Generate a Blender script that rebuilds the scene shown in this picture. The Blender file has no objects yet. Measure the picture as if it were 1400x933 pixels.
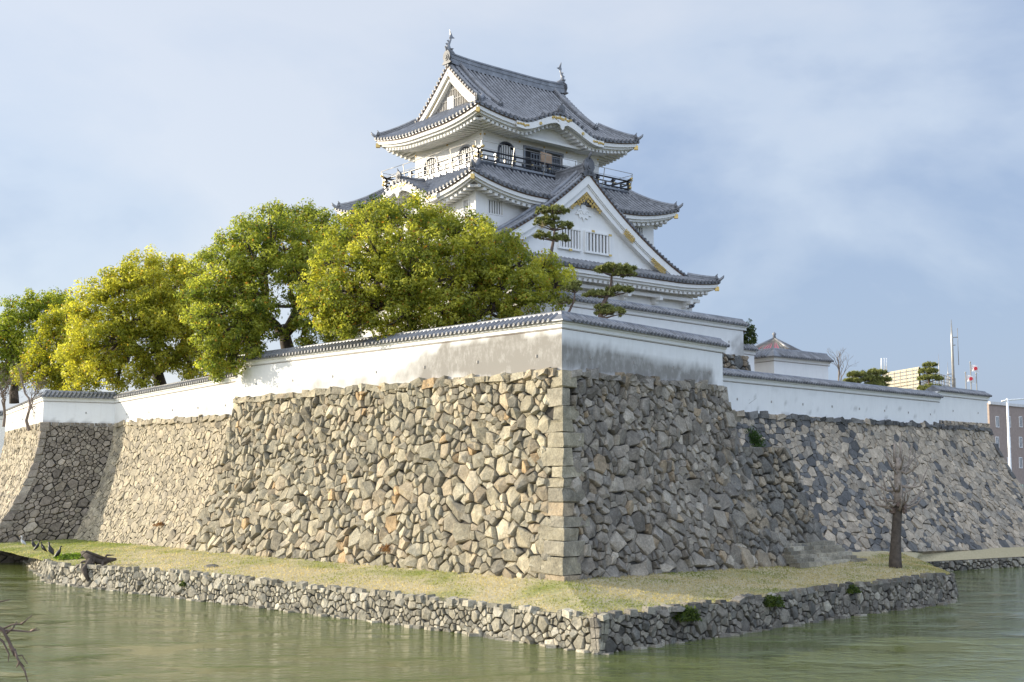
import bpy, math, random
import numpy as np
from mathutils import Vector, Matrix, noise

# ------------------------------------------------------------------ camera, sky, sun, exposure
sc = bpy.context.scene
col = sc.collection
R = math.radians
EYE = 6.5
WZ = 0.8            # water level
FPX = 1650.0
PITCH = math.atan(173.5 / FPX)
cam_data = bpy.data.cameras.new('camera')
cam = bpy.data.objects.new('camera', cam_data)
col.objects.link(cam)
cam_data.sensor_width = 36.0
cam_data.lens = 36.0 * FPX / 1400.0
cam_data.clip_start = 0.1
cam_data.clip_end = 6000
cam.location = (0, 0, EYE)
cam.rotation_euler = (math.pi / 2 + PITCH, 0, 0)
sc.camera = cam

SUN_EL = R(13.5)
SUN_DIR = Vector((-0.975, 0.222, 0)).normalized() * math.cos(SUN_EL) + Vector((0, 0, math.sin(SUN_EL)))
world = bpy.data.worlds.new('World')
sc.world = world
world.use_nodes = True
wn, wl = world.node_tree.nodes, world.node_tree.links
wn.clear()
wo = wn.new('ShaderNodeOutputWorld')
bg = wn.new('ShaderNodeBackground'); bg.inputs['Strength'].default_value = 0.15
sky = wn.new('ShaderNodeTexSky'); sky.sky_type = 'NISHITA'; sky.sun_disc = False
sky.sun_elevation = SUN_EL
sky.sun_rotation = math.atan2(SUN_DIR.x, SUN_DIR.y)
sky.air_density = 1.0; sky.dust_density = 1.6; sky.ozone_density = 1.2
geo = wn.new('ShaderNodeTexCoord')
mp = wn.new('ShaderNodeMapping'); mp.inputs['Scale'].default_value = (1.0, 1.0, 1.7)
mp.inputs['Location'].default_value = (5.3, 2.2, 1.3)
wl.new(geo.outputs['Generated'], mp.inputs['Vector'])
nz = wn.new('ShaderNodeTexNoise'); nz.inputs['Scale'].default_value = 2.1; nz.inputs['Detail'].default_value = 7
nz.inputs['Roughness'].default_value = 0.52; nz.inputs['Distortion'].default_value = 0.35
wl.new(mp.outputs[0], nz.inputs['Vector'])
cr = wn.new('ShaderNodeValToRGB')
e = cr.color_ramp.elements
e[0].position = 0.36; e[0].color = (1.72, 2.20, 3.18, 1)
e[1].position = 0.66; e[1].color = (3.35, 3.58, 4.05, 1)
q = e.new(0.50); q.color = (2.75, 3.15, 3.85, 1)
vd = wn.new('ShaderNodeVectorMath'); vd.operation = 'DOT_PRODUCT'; vd.inputs[1].default_value = (-0.36, 0.0, 0.22)
wl.new(geo.outputs['Generated'], vd.inputs[0])
va = wn.new('ShaderNodeMath'); va.operation = 'MULTIPLY_ADD'; va.inputs[1].default_value = 1.15; wl.new(nz.outputs['Fac'], va.inputs[0]); wl.new(vd.outputs['Value'], va.inputs[2])
vs_ = wn.new('ShaderNodeMath'); vs_.operation = 'SUBTRACT'; vs_.inputs[1].default_value = 0.13; wl.new(va.outputs[0], vs_.inputs[0])
wl.new(vs_.outputs[0], cr.inputs['Fac'])
mx = wn.new('ShaderNodeMix'); mx.data_type = 'RGBA'; mx.inputs['Factor'].default_value = 0.80
wl.new(sky.outputs['Color'], mx.inputs['A'])
# unseen sky behind the viewer boosted, added as fill for the shaded faces
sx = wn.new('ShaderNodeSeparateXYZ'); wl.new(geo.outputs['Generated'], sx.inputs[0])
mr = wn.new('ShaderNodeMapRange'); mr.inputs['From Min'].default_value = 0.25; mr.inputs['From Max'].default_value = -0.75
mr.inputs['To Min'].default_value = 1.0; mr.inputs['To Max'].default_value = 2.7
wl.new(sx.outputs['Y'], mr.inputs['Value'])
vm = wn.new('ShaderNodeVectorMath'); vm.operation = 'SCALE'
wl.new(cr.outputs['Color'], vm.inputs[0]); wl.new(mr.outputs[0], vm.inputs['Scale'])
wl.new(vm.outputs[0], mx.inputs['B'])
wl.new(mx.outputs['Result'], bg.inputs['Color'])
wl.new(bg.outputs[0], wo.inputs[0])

sun_data = bpy.data.lights.new('sun', 'SUN')
sun_data.energy = 4.8
sun_data.angle = R(0.6)
sun_data.color = (1.0, 0.90, 0.73)
sun = bpy.data.objects.new('sun', sun_data)
col.objects.link(sun)
sun.rotation_euler = (-SUN_DIR).to_track_quat('-Z', 'Y').to_euler()
sun.location = (-60, 20, 60)
sc.view_settings.view_transform = 'Standard'
sc.view_settings.look = 'None'
sc.view_settings.gamma = 1
sc.view_settings.exposure = 0.62
sc.view_settings.use_curve_mapping = False
sc.cycles.max_bounces = 6
sc.cycles.transparent_max_bounces = 6

rng = np.random.default_rng(7)
random.seed(11)
UP = Vector((0, 0, 1))

# ------------------------------------------------------------------ where things stand
_c, _s = math.cos(PITCH), math.sin(PITCH)
def ray(u, v):
    a = (u - 700) / FPX; b = (466.5 - v) / FPX
    return Vector((a, _c - b * _s, _s + b * _c))
def Pz(u, v, z):
    r = ray(u, v); return Vector((0, 0, EYE)) + r * ((z - EYE) / r.z)
def Pd(u, v, d):
    r = ray(u, v); return Vector((0, 0, EYE)) + r * (d / r.y)
def onv(u, v, P, Q):                      # point on the vertical plane through P and Q
    n = Vector((-(Q - P).y, (Q - P).x, 0)); r = ray(u, v); o = Vector((0, 0, EYE))
    return o + r * ((P - o).dot(n) / r.dot(n))
def V(*a): return Vector(a)
def L2(a, b, t): return a + (b - a) * t

# ------------------------------------------------------------------ materials
MATS = {}
def nodes_of(name):
    m = bpy.data.materials.new(name); m.use_nodes = True
    nt = m.node_tree; b = nt.nodes['Principled BSDF']
    return m, nt, b
def N(nt, t, **kw):
    n = nt.nodes.new(t)
    for k, v in kw.items():
        if k.startswith('i_'):
            n.inputs[k[2:].replace('_', ' ')].default_value = v
        else: setattr(n, k, v)
    return n
def tex(nt, scale, detail=4, rough=0.55, coord='Object', vscale=None, dist=0.0):
    tc = N(nt, 'ShaderNodeTexCoord')
    mpn = N(nt, 'ShaderNodeMapping')
    if vscale: mpn.inputs['Scale'].default_value = vscale
    nt.links.new(tc.outputs[coord], mpn.inputs['Vector'])
    n = N(nt, 'ShaderNodeTexNoise'); n.inputs['Scale'].default_value = scale
    n.inputs['Detail'].default_value = detail; n.inputs['Roughness'].default_value = rough
    n.inputs['Distortion'].default_value = dist
    nt.links.new(mpn.outputs[0], n.inputs['Vector'])
    return n.outputs['Fac']
def ramp(nt, fac, stops):
    r = N(nt, 'ShaderNodeValToRGB'); e = r.color_ramp.elements
    while len(e) < len(stops): e.new(0.5)
    for i, (p, c) in enumerate(stops):
        e[i].position = p
        e[i].color = (c, c, c, 1) if isinstance(c, (int, float)) else (c[0], c[1], c[2], 1)
    nt.links.new(fac, r.inputs['Fac'])
    return r.outputs['Color']
def mixc(nt, a, b, fac, mode='MIX'):
    m = N(nt, 'ShaderNodeMix', data_type='RGBA', blend_type=mode)
    for k, v in (('A', a), ('B', b)):
        if isinstance(v, (tuple, list)): m.inputs[k].default_value = (v[0], v[1], v[2], 1)
        else: nt.links.new(v, m.inputs[k])
    if isinstance(fac, (int, float)): m.inputs['Factor'].default_value = fac
    else: nt.links.new(fac, m.inputs['Factor'])
    return m.outputs['Result']
def bump(nt, b, h, strength, dist):
    n = N(nt, 'ShaderNodeBump'); n.inputs['Strength'].default_value = strength; n.inputs['Distance'].default_value = dist
    nt.links.new(h, n.inputs['Height']); nt.links.new(n.outputs[0], b.inputs['Normal'])
    return n
def mat_simple(name, color, rough=0.6, metal=0.0, var=0.12, scale=3.0, bmp=0.0, bs=30, spec=0.5):
    m, nt, b = nodes_of(name)
    c2 = tuple(x * (1 - var) for x in color); c3 = tuple(min(1, x * (1 + var)) for x in color)
    f = tex(nt, scale, 5)
    nt.links.new(ramp(nt, f, [(0.3, c2), (0.7, c3)]), b.inputs['Base Color'])
    b.inputs['Roughness'].default_value = rough; b.inputs['Metallic'].default_value = metal
    b.inputs['Specular IOR Level'].default_value = spec
    if bmp: bump(nt, b, tex(nt, bs, 4), bmp, 0.02)
    MATS[name] = m; return m
def mat_attr(name, rough=0.85, bmp=0.5, bs=9.0, bdist=0.05, lichen=0.0, spec=0.3):
    """stone: each stone's own colour (attribute) times weathering blotches"""
    m, nt, b = nodes_of(name)
    at = N(nt, 'ShaderNodeAttribute', attribute_name='Col')
    f1 = ramp(nt, tex(nt, 1.7, 8, 0.68), [(0.32, 0.60), (0.68, 1.28)])
    f2 = ramp(nt, tex(nt, 13, 6, 0.72), [(0.32, 0.66), (0.68, 1.25)])
    c = mixc(nt, at.outputs['Color'], f1, 1.0, 'MULTIPLY')
    c = mixc(nt, c, f2, 1.0, 'MULTIPLY')
    if lichen:
        lf = ramp(nt, tex(nt, 5.5, 9, 0.78), [(0.56, 0.0), (0.66, lichen)])
        c = mixc(nt, c, (0.42, 0.42, 0.36), lf)
    nt.links.new(c, b.inputs['Base Color'])
    b.inputs['Roughness'].default_value = rough; b.inputs['Specular IOR Level'].default_value = spec
    bump(nt, b, tex(nt, bs, 9, 0.72), bmp, bdist)
    MATS[name] = m; return m
mat_attr('rough_stone', bmp=0.8, bs=5.0, bdist=0.10, lichen=0.45)
mat_attr('fitted_stone', bmp=0.5, bs=8.0, bdist=0.05, lichen=0.15)
mat_simple('stone_backing', (0.045, 0.04, 0.033), 0.95, bmp=0.5, bs=10)
mat_simple('soil', (0.20, 0.17, 0.12), 0.95, bmp=0.6, bs=8, var=0.3)

def mat_plaster(name, color=(0.80, 0.79, 0.76), stain=False, stain_col=(0.265, 0.25, 0.225)):
    m, nt, b = nodes_of(name)
    f = ramp(nt, tex(nt, 1.3, 8, 0.65), [(0.3, tuple(x * 0.93 for x in color)), (0.7, color)])
    streak = ramp(nt, tex(nt, 2.2, 6, 0.7, vscale=(2.6, 2.6, 0.22)), [(0.52, 0.0), (0.78, 0.20)])
    c = mixc(nt, f, (0.52, 0.49, 0.42), streak)
    if stain:
        at = N(nt, 'ShaderNodeAttribute', attribute_name='Col')
        nf = ramp(nt, tex(nt, 4.5, 9, 0.75, vscale=(1, 1, 0.55)), [(0.28, 0.66), (0.62, 1.0)])
        mul = N(nt, 'ShaderNodeMath', operation='MULTIPLY'); nt.links.new(at.outputs['Fac'], mul.inputs[0]); nt.links.new(nf, mul.inputs[1])
        c = mixc(nt, c, stain_col, mul.outputs[0])
        pat = ramp(nt, tex(nt, 0.9, 6, 0.7), [(0.60, 0.0), (0.72, 0.30)])
        c = mixc(nt, c, (0.55, 0.54, 0.51), pat)
    nt.links.new(c, b.inputs['Base Color'])
    b.inputs['Roughness'].default_value = 0.9; b.inputs['Specular IOR Level'].default_value = 0.15
    bump(nt, b, tex(nt, 14, 5), 0.12, 0.02)
    MATS[name] = m; return m
mat_plaster('plaster'); mat_plaster('stained_plaster', stain=True)

def mat_tile(name, c0, c1, rough):
    m, nt, b = nodes_of(name)
    v = N(nt, 'ShaderNodeTexVoronoi'); v.inputs['Scale'].default_value = 2.2
    tc = N(nt, 'ShaderNodeTexCoord'); nt.links.new(tc.outputs['Object'], v.inputs['Vector'])
    sep = N(nt, 'ShaderNodeSeparateColor'); nt.links.new(v.outputs['Color'], sep.inputs[0])
    c = ramp(nt, sep.outputs[0], [(0.0, c0), (1.0, c1)])
    d = ramp(nt, tex(nt, 2.2, 7, 0.7), [(0.35, 0.62), (0.7, 1.15)])
    c = mixc(nt, c, d, 1.0, 'MULTIPLY')
    nt.links.new(c, b.inputs['Base Color'])
    b.inputs['Roughness'].default_value = rough; b.inputs['Specular IOR Level'].default_value = 0.6
    b.inputs['Metallic'].default_value = 0.15
    bump(nt, b, tex(nt, 22, 4), 0.2, 0.02)
    MATS[name] = m
mat_tile('roof_tile', (0.215, 0.22, 0.235), (0.285, 0.292, 0.308), 0.42)
mat_tile('pan_tile', (0.03, 0.032, 0.038), (0.055, 0.06, 0.07), 0.6)
mat_tile('ornament_tile', (0.10, 0.103, 0.11), (0.19, 0.19, 0.20), 0.6)
mat_tile('old_tile', (0.17, 0.165, 0.155), (0.30, 0.285, 0.26), 0.6)
mat_simple('brown_wood', (0.11, 0.06, 0.035), 0.7)
mat_simple('grey_wood', (0.36, 0.34, 0.31), 0.8, var=0.2, scale=6)
mat_simple('black_lacquer', (0.022, 0.022, 0.026), 0.3)
mat_simple('dark_inside', (0.02, 0.02, 0.024), 0.7)
mat_simple('gold', (0.60, 0.43, 0.15), 0.45, metal=0.6, var=0.2, scale=12)
mat_simple('steel', (0.36, 0.34, 0.30), 0.4, metal=0.5)
mat_simple('white_paint', (0.78, 0.78, 0.76), 0.5)
mat_simple('frame_grey', (0.22, 0.235, 0.26), 0.5)
mat_simple('cardboard', (0.34, 0.23, 0.15), 0.8)
mat_simple('bark', (0.075, 0.06, 0.047), 0.95, var=0.4, scale=5, bmp=0.9, bs=12)
mat_simple('pale_bark', (0.27, 0.225, 0.185), 0.95, var=0.35, scale=6, bmp=0.9, bs=14)
mat_simple('old_bark', (0.14, 0.10, 0.08), 0.95, var=0.4, scale=6, bmp=0.9, bs=14)
mat_simple('twig', (0.17, 0.135, 0.115), 0.9)
mat_simple('black_feather', (0.018, 0.018, 0.02), 0.5)
mat_simple('grey_feather', (0.45, 0.46, 0.48), 0.7)
mat_simple('beak', (0.55, 0.38, 0.12), 0.5)
mat_simple('beige_panel', (0.46, 0.42, 0.32), 0.7)
mat_simple('brown_cladding', (0.31, 0.245, 0.205), 0.8)
mat_simple('far_plaster', (0.62, 0.61, 0.58), 0.8)
mat_simple('green_mesh', (0.35, 0.5, 0.42), 0.6)
mat_simple('red_paint', (0.65, 0.03, 0.04), 0.5)
mat_simple('pink_sheet', (0.60, 0.16, 0.22), 0.6)
mat_simple('glass', (0.07, 0.09, 0.11), 0.12, spec=0.8)
mat_simple('asphalt', (0.06, 0.06, 0.06), 0.9)
mat_simple('weed', (0.09, 0.13, 0.03), 0.7)
mat_simple('dry_weed', (0.24, 0.12, 0.07), 0.8)

def mat_leaf(name, transl=0.56):
    m, nt, b = nodes_of(name)
    at = N(nt, 'ShaderNodeAttribute', attribute_name='Col')
    nt.links.new(at.outputs['Color'], b.inputs['Base Color'])
    b.inputs['Roughness'].default_value = 0.45; b.inputs['Specular IOR Level'].default_value = 0.35
    tr = N(nt, 'ShaderNodeBsdfTranslucent'); nt.links.new(mixc(nt, at.outputs['Color'], (1.5, 1.48, 0.9), 1.0, 'MULTIPLY'), tr.inputs['Color'])
    ms = N(nt, 'ShaderNodeMixShader'); ms.inputs[0].default_value = transl
    nt.links.new(b.outputs[0], ms.inputs[1]); nt.links.new(tr.outputs[0], ms.inputs[2])
    nt.links.new(ms.outputs[0], nt.nodes['Material Output'].inputs[0])
    MATS[name] = m
mat_leaf('leaf'); mat_leaf('needle', 0.15)

m, nt, b = nodes_of('lawn'); MATS['lawn'] = m
at = N(nt, 'ShaderNodeAttribute', attribute_name='Col')
f1 = tex(nt, 0.55, 7, 0.6); f2 = tex(nt, 9, 6, 0.7); f3 = tex(nt, 60, 3, 0.7)
straw = ramp(nt, f2, [(0.3, (0.42, 0.355, 0.215)), (0.7, (0.62, 0.54, 0.35))])
green = ramp(nt, f2, [(0.3, (0.17, 0.21, 0.05)), (0.7, (0.34, 0.35, 0.11))])
ad = N(nt, 'ShaderNodeMath', operation='ADD'); nt.links.new(at.outputs['Fac'], ad.inputs[0]); nt.links.new(f1, ad.inputs[1])
gm = ramp(nt, ad.outputs[0], [(0.64, 0.0), (1.12, 1.0)])
c = mixc(nt, straw, green, gm)
c = mixc(nt, c, ramp(nt, f3, [(0.3, 0.6), (0.7, 1.25)]), 1.0, 'MULTIPLY')
nt.links.new(c, b.inputs['Base Color']); b.inputs['Roughness'].default_value = 0.95; b.inputs['Specular IOR Level'].default_value = 0.1
bump(nt, b, f3, 0.6, 0.03)

m, nt, b = nodes_of('water'); MATS['water'] = m
tc = N(nt, 'ShaderNodeTexCoord'); mpn = N(nt, 'ShaderNodeMapping'); mpn.inputs['Scale'].default_value = (1.0, 1.7, 1.0); mpn.inputs['Rotation'].default_value = (0, 0, 0.35)
nt.links.new(tc.outputs['Object'], mpn.inputs['Vector'])
n1 = N(nt, 'ShaderNodeTexNoise'); n1.inputs['Scale'].default_value = 3.4; n1.inputs['Detail'].default_value = 5; n1.inputs['Roughness'].default_value = 0.6
n2 = N(nt, 'ShaderNodeTexNoise'); n2.inputs['Scale'].default_value = 0.35; n2.inputs['Detail'].default_value = 3
for q in (n1, n2): nt.links.new(mpn.outputs[0], q.inputs['Vector'])
gust = ramp(nt, n2.outputs['Fac'], [(0.38, 0.12), (0.62, 1.0)])
n3 = N(nt, 'ShaderNodeTexNoise'); n3.inputs['Scale'].default_value = 1.1; n3.inputs['Detail'].default_value = 3; nt.links.new(mpn.outputs[0], n3.inputs['Vector'])
mu0 = N(nt, 'ShaderNodeMath', operation='MULTIPLY_ADD'); nt.links.new(n3.outputs['Fac'], mu0.inputs[0]); mu0.inputs[1].default_value = 1.1; nt.links.new(n1.outputs['Fac'], mu0.inputs[2])
mu = N(nt, 'ShaderNodeMath', operation='MULTIPLY'); nt.links.new(mu0.outputs[0], mu.inputs[0]); nt.links.new(gust, mu.inputs[1])
bump(nt, b, mu.outputs[0], 0.9, 0.075)
nt.links.new(ramp(nt, n2.outputs['Fac'], [(0.3, (0.100, 0.122, 0.036)), (0.7, (0.128, 0.148, 0.048))]), b.inputs['Base Color'])
b.inputs['Roughness'].default_value = 0.04; b.inputs['IOR'].default_value = 1.33; b.inputs['Specular IOR Level'].default_value = 0.5

# ------------------------------------------------------------------ mesh helpers
class MB:
    def __init__(s): s.v = []; s.f = []; s.m = []; s.sm = []; s.c = []; s.mats = []
    def mi(s, name):
        if name not in s.mats: s.mats.append(name)
        return s.mats.index(name)
    def add(s, vs, fs, mat, smooth=False, color=None):
        o = len(s.v); s.v.extend([tuple(p) for p in vs]); k = s.mi(mat)
        for f in fs: s.f.append(tuple(i + o for i in f)); s.m.append(k); s.sm.append(smooth)
        if color is None: s.c.extend([(1, 1, 1, 1)] * len(vs))
        elif len(color) == len(vs) and hasattr(color[0], '__len__'): s.c.extend(color)
        else: s.c.extend([tuple(color)] * len(vs))
    def box(s, c, size, mat, rot=None, taper=1.0):
        hx, hy, hz = size[0] / 2, size[1] / 2, size[2] / 2; c = Vector(c)
        vs = []
        for z in (-hz, hz):
            t = taper if z > 0 else 1
            for x, y in ((-hx, -hy), (hx, -hy), (hx, hy), (-hx, hy)):
                p = Vector((x * t, y * t, z))
                if rot is not None: p = rot @ p
                vs.append(c + p)
        s.add(vs, [(3, 2, 1, 0), (4, 5, 6, 7), (0, 1, 5, 4), (1, 2, 6, 5), (2, 3, 7, 6), (3, 0, 4, 7)], mat)
    def bar(s, a, b, w, h, mat, up=UP):
        a = Vector(a); b = Vector(b); d = b - a
        if d.length < 1e-6: return
        t = d.normalized(); x = t.cross(up)
        x = x.normalized() if x.length > 1e-4 else Vector((1, 0, 0)); u = x.cross(t)
        vs = [p + x * (i * w / 2) + u * (j * h / 2) for p in (a, b) for i, j in ((-1, -1), (1, -1), (1, 1), (-1, 1))]
        s.add(vs, [(0, 1, 2, 3), (7, 6, 5, 4), (0, 4, 5, 1), (1, 5, 6, 2), (2, 6, 7, 3), (3, 7, 4, 0)], mat)
    def sweep(s, path, prof, mat, closed=True, smooth=False, up=UP, ends=True, scales=None):
        """prof: 2D points (lateral, up) swept along path"""
        n = len(prof); vs = []
        P = [Vector(p) for p in path]
        for i, p in enumerate(P):
            t = (P[min(i + 1, len(P) - 1)] - P[max(i - 1, 0)]).normalized()
            x = t.cross(up)
            if x.length < 1e-4: x = Vector((1, 0, 0))
            x.normalize(); u = x.cross(t)
            k = scales[i] if scales else 1
            for a, b in prof: vs.append(p + x * a * k + u * b * k)
        fs = []
        for i in range(len(P) - 1):
            for j in range(n if closed else n - 1):
                a = i * n + j; b = i * n + (j + 1) % n
                fs.append((a, b, b + n, a + n))
        if ends and closed:
            fs.append(tuple(range(n))[::-1]); fs.append(tuple((len(P) - 1) * n + j for j in range(n)))
        s.add(vs, fs, mat, smooth)
    def tube(s, path, radii, mat, n=7, smooth=True, ends=True):
        P = [Vector(p) for p in path]
        if not hasattr(radii, '__len__'): radii = [radii] * len(P)
        vs = []; x = None
        for i, p in enumerate(P):
            t = (P[min(i + 1, len(P) - 1)] - P[max(i - 1, 0)]).normalized()
            if x is None:
                x = t.orthogonal().normalized()
            else:
                x = (x - t * x.dot(t)); x = x.normalized() if x.length > 1e-5 else t.orthogonal().normalized()
            y = t.cross(x)
            for j in range(n):
                a = 2 * math.pi * j / n
                vs.append(p + (x * math.cos(a) + y * math.sin(a)) * radii[i])
        fs = [(i * n + j, i * n + (j + 1) % n, (i + 1) * n + (j + 1) % n, (i + 1) * n + j) for i in range(len(P) - 1) for j in range(n)]
        if ends:
            fs.append(tuple(range(n))[::-1]); fs.append(tuple((len(P) - 1) * n + j for j in range(n)))
        s.add(vs, fs, mat, smooth)
    def disc(s, c, n, r, t, mat, seg=8):
        """short cylinder facing direction n"""
        c = Vector(c); n = Vector(n).normalized(); s.tube([c, c + n * t], r, mat, seg, smooth=False)
    def poly(s, pts, mat): s.add(pts, [tuple(range(len(pts)))], mat)
    def plate(s, outline, o, x, y, nrm, t, mat):
        """flat outline (2D) at origin o with axes x, y; thickness t along nrm"""
        n = len(outline); A = [o + x * a + y * b for a, b in outline]; B = [p + nrm * t for p in A]
        s.add(A + B, [tuple(range(n))[::-1], tuple(range(n, 2 * n))] + [(i, (i + 1) % n, n + (i + 1) % n, n + i) for i in range(n)], mat)
    def build(s, name, parent=None, loc=None, attr=False):
        me = bpy.data.meshes.new(name)
        me.from_pydata(s.v, [], s.f); me.update()
        for k in s.mats: me.materials.append(MATS[k])
        me.polygons.foreach_set('material_index', s.m)
        me.polygons.foreach_set('use_smooth', s.sm)
        if attr:
            ca = me.color_attributes.new('Col', 'FLOAT_COLOR', 'POINT')
            ca.data.foreach_set('color', np.array(s.c, dtype=np.float32).ravel())
        o = bpy.data.objects.new(name, me); col.objects.link(o)
        if parent: o.parent = parent
        if loc is not None: o.location = loc
        return o
def tag(o, label=None, cat=None, group=None, kind=None):
    if label: o['label'] = label
    if cat: o['category'] = cat
    if group: o['group'] = group
    if kind: o['kind'] = kind
    return o
def empty(name, loc, rz=0):
    o = bpy.data.objects.new(name, None); col.objects.link(o); o.location = loc; o.rotation_euler = (0, 0, rz)
    o.empty_display_size = 0.5; return o
def shift(mb, d):
    d = Vector(d); mb.v = [(p[0] - d.x, p[1] - d.y, p[2] - d.z) for p in mb.v]; return mb
def part(mb, name, root, attr=False, label=None):
    shift(mb, root.location); o = mb.build(name, root, attr=attr)
    if label: o['label'] = label
    return o

# ------------------------------------------------------------------ dry-stone walling
def power_cells(Lu, Hv, rfn, seed, ani=1.0, fill=0.82, tries=60000):
    g = np.random.default_rng(seed)
    pts = np.zeros((0, 2)); rad = np.zeros(0)
    P = []; Rr = []
    cell = 1.0; grid = {}
    n_fail = 0
    for _ in range(tries):
        u = g.uniform(0, Lu) / ani; v = g.uniform(0, Hv)
        r = rfn(u * ani, v) * (g.uniform(0.35, 0.75) if g.random() < 0.5 else g.uniform(0.8, 1.35))
        gu, gv = int(u / cell), int(v / cell); ok = True
        for a in (-1, 0, 1):
            for b in (-1, 0, 1):
                for k in grid.get((gu + a, gv + b), ()):
                    d = (P[k][0] - u) ** 2 + (P[k][1] - v) ** 2
                    if d < ((Rr[k] + r) * fill) ** 2: ok = False; break
                if not ok: break
            if not ok: break
        if ok:
            grid.setdefault((gu, gv), []).append(len(P)); P.append((u, v)); Rr.append(r); n_fail = 0
        else:
            n_fail += 1
            if n_fail > 2500: break
    P = np.array(P); Rr = np.array(Rr); W = Rr ** 2
    out = []
    rm = Rr.max()
    for i in range(len(P)):
        d = P - P[i]; dist = np.hypot(d[:, 0], d[:, 1])
        idx = np.where((dist < Rr[i] * 1.3 + rm * 2.2) & (dist > 1e-9))[0]
        idx = idx[np.argsort(dist[idx])][:26]
        b = Rr[i] * 2.0
        x, y = P[i]
        poly = [(x - b, y - b), (x + b, y - b), (x + b, y + b), (x - b, y + b)]
        for j in idx:
            nx, ny = d[j]; L = dist[j]; nx /= L; ny /= L
            off = (L * L + W[i] - W[j]) / (2 * L)
            c = nx * x + ny * y + off
            poly = clip(poly, nx, ny, c)
            if not poly: break
        if not poly: continue
        for (nx, ny, c) in ((-1, 0, 0), (1, 0, Lu / ani), (0, -1, 0), (0, 1, Hv)):
            poly = clip(poly, nx, ny, c)
            if not poly: break
        if not poly or len(poly) < 3: continue
        q = []
        for p in poly:
            if not q or (p[0] - q[-1][0]) ** 2 + (p[1] - q[-1][1]) ** 2 > 0.0009: q.append(p)
        if len(q) > 2 and (q[0][0] - q[-1][0]) ** 2 + (q[0][1] - q[-1][1]) ** 2 < 0.0009: q.pop()
        if len(q) >= 3: out.append([(a * ani, b) for a, b in q])
    return out
def clip(poly, nx, ny, c):
    out = []; n = len(poly)
    for i in range(n):
        a = poly[i]; b = poly[(i + 1) % n]
        da = nx * a[0] + ny * a[1] - c; db = nx * b[0] + ny * b[1] - c
        if da <= 0: out.append(a)
        if (da < 0 < db) or (db < 0 < da):
            t = da / (da - db); out.append((a[0] + (b[0] - a[0]) * t, a[1] + (b[1] - a[1]) * t))
    return out

class Face:
    """battered wall face: top edge P0-P1, base edge Q0-Q1 (left to right seen from outside), concave batter"""
    def __init__(s, P0, P1, Q0, Q1, p=1.5):
        s.P0, s.P1, s.Q0, s.Q1, s.p = P0, P1, Q0, Q1, p
        s.L = ((P1 - P0).length + (Q1 - Q0).length) / 2; s.H = ((P0 - Q0).length + (P1 - Q1).length) / 2
    def pos(s, u, v):
        a = u / s.L; t = v / s.H
        P = L2(s.P0, s.P1, a); Q = L2(s.Q0, s.Q1, a)
        k = (1 - t) ** s.p if t < 1 else 0
        if t < 0: k = 1 + (-t) * s.p
        return V(P.x + (Q.x - P.x) * k, P.y + (Q.y - P.y) * k, Q.z + (P.z - Q.z) * t)
    def nrm(s, u, v):
        e = 0.05
        du = s.pos(u + e, v) - s.pos(u - e, v); dv = s.pos(u, v + e) - s.pos(u, v - e)
        return du.cross(dv).normalized()

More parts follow.
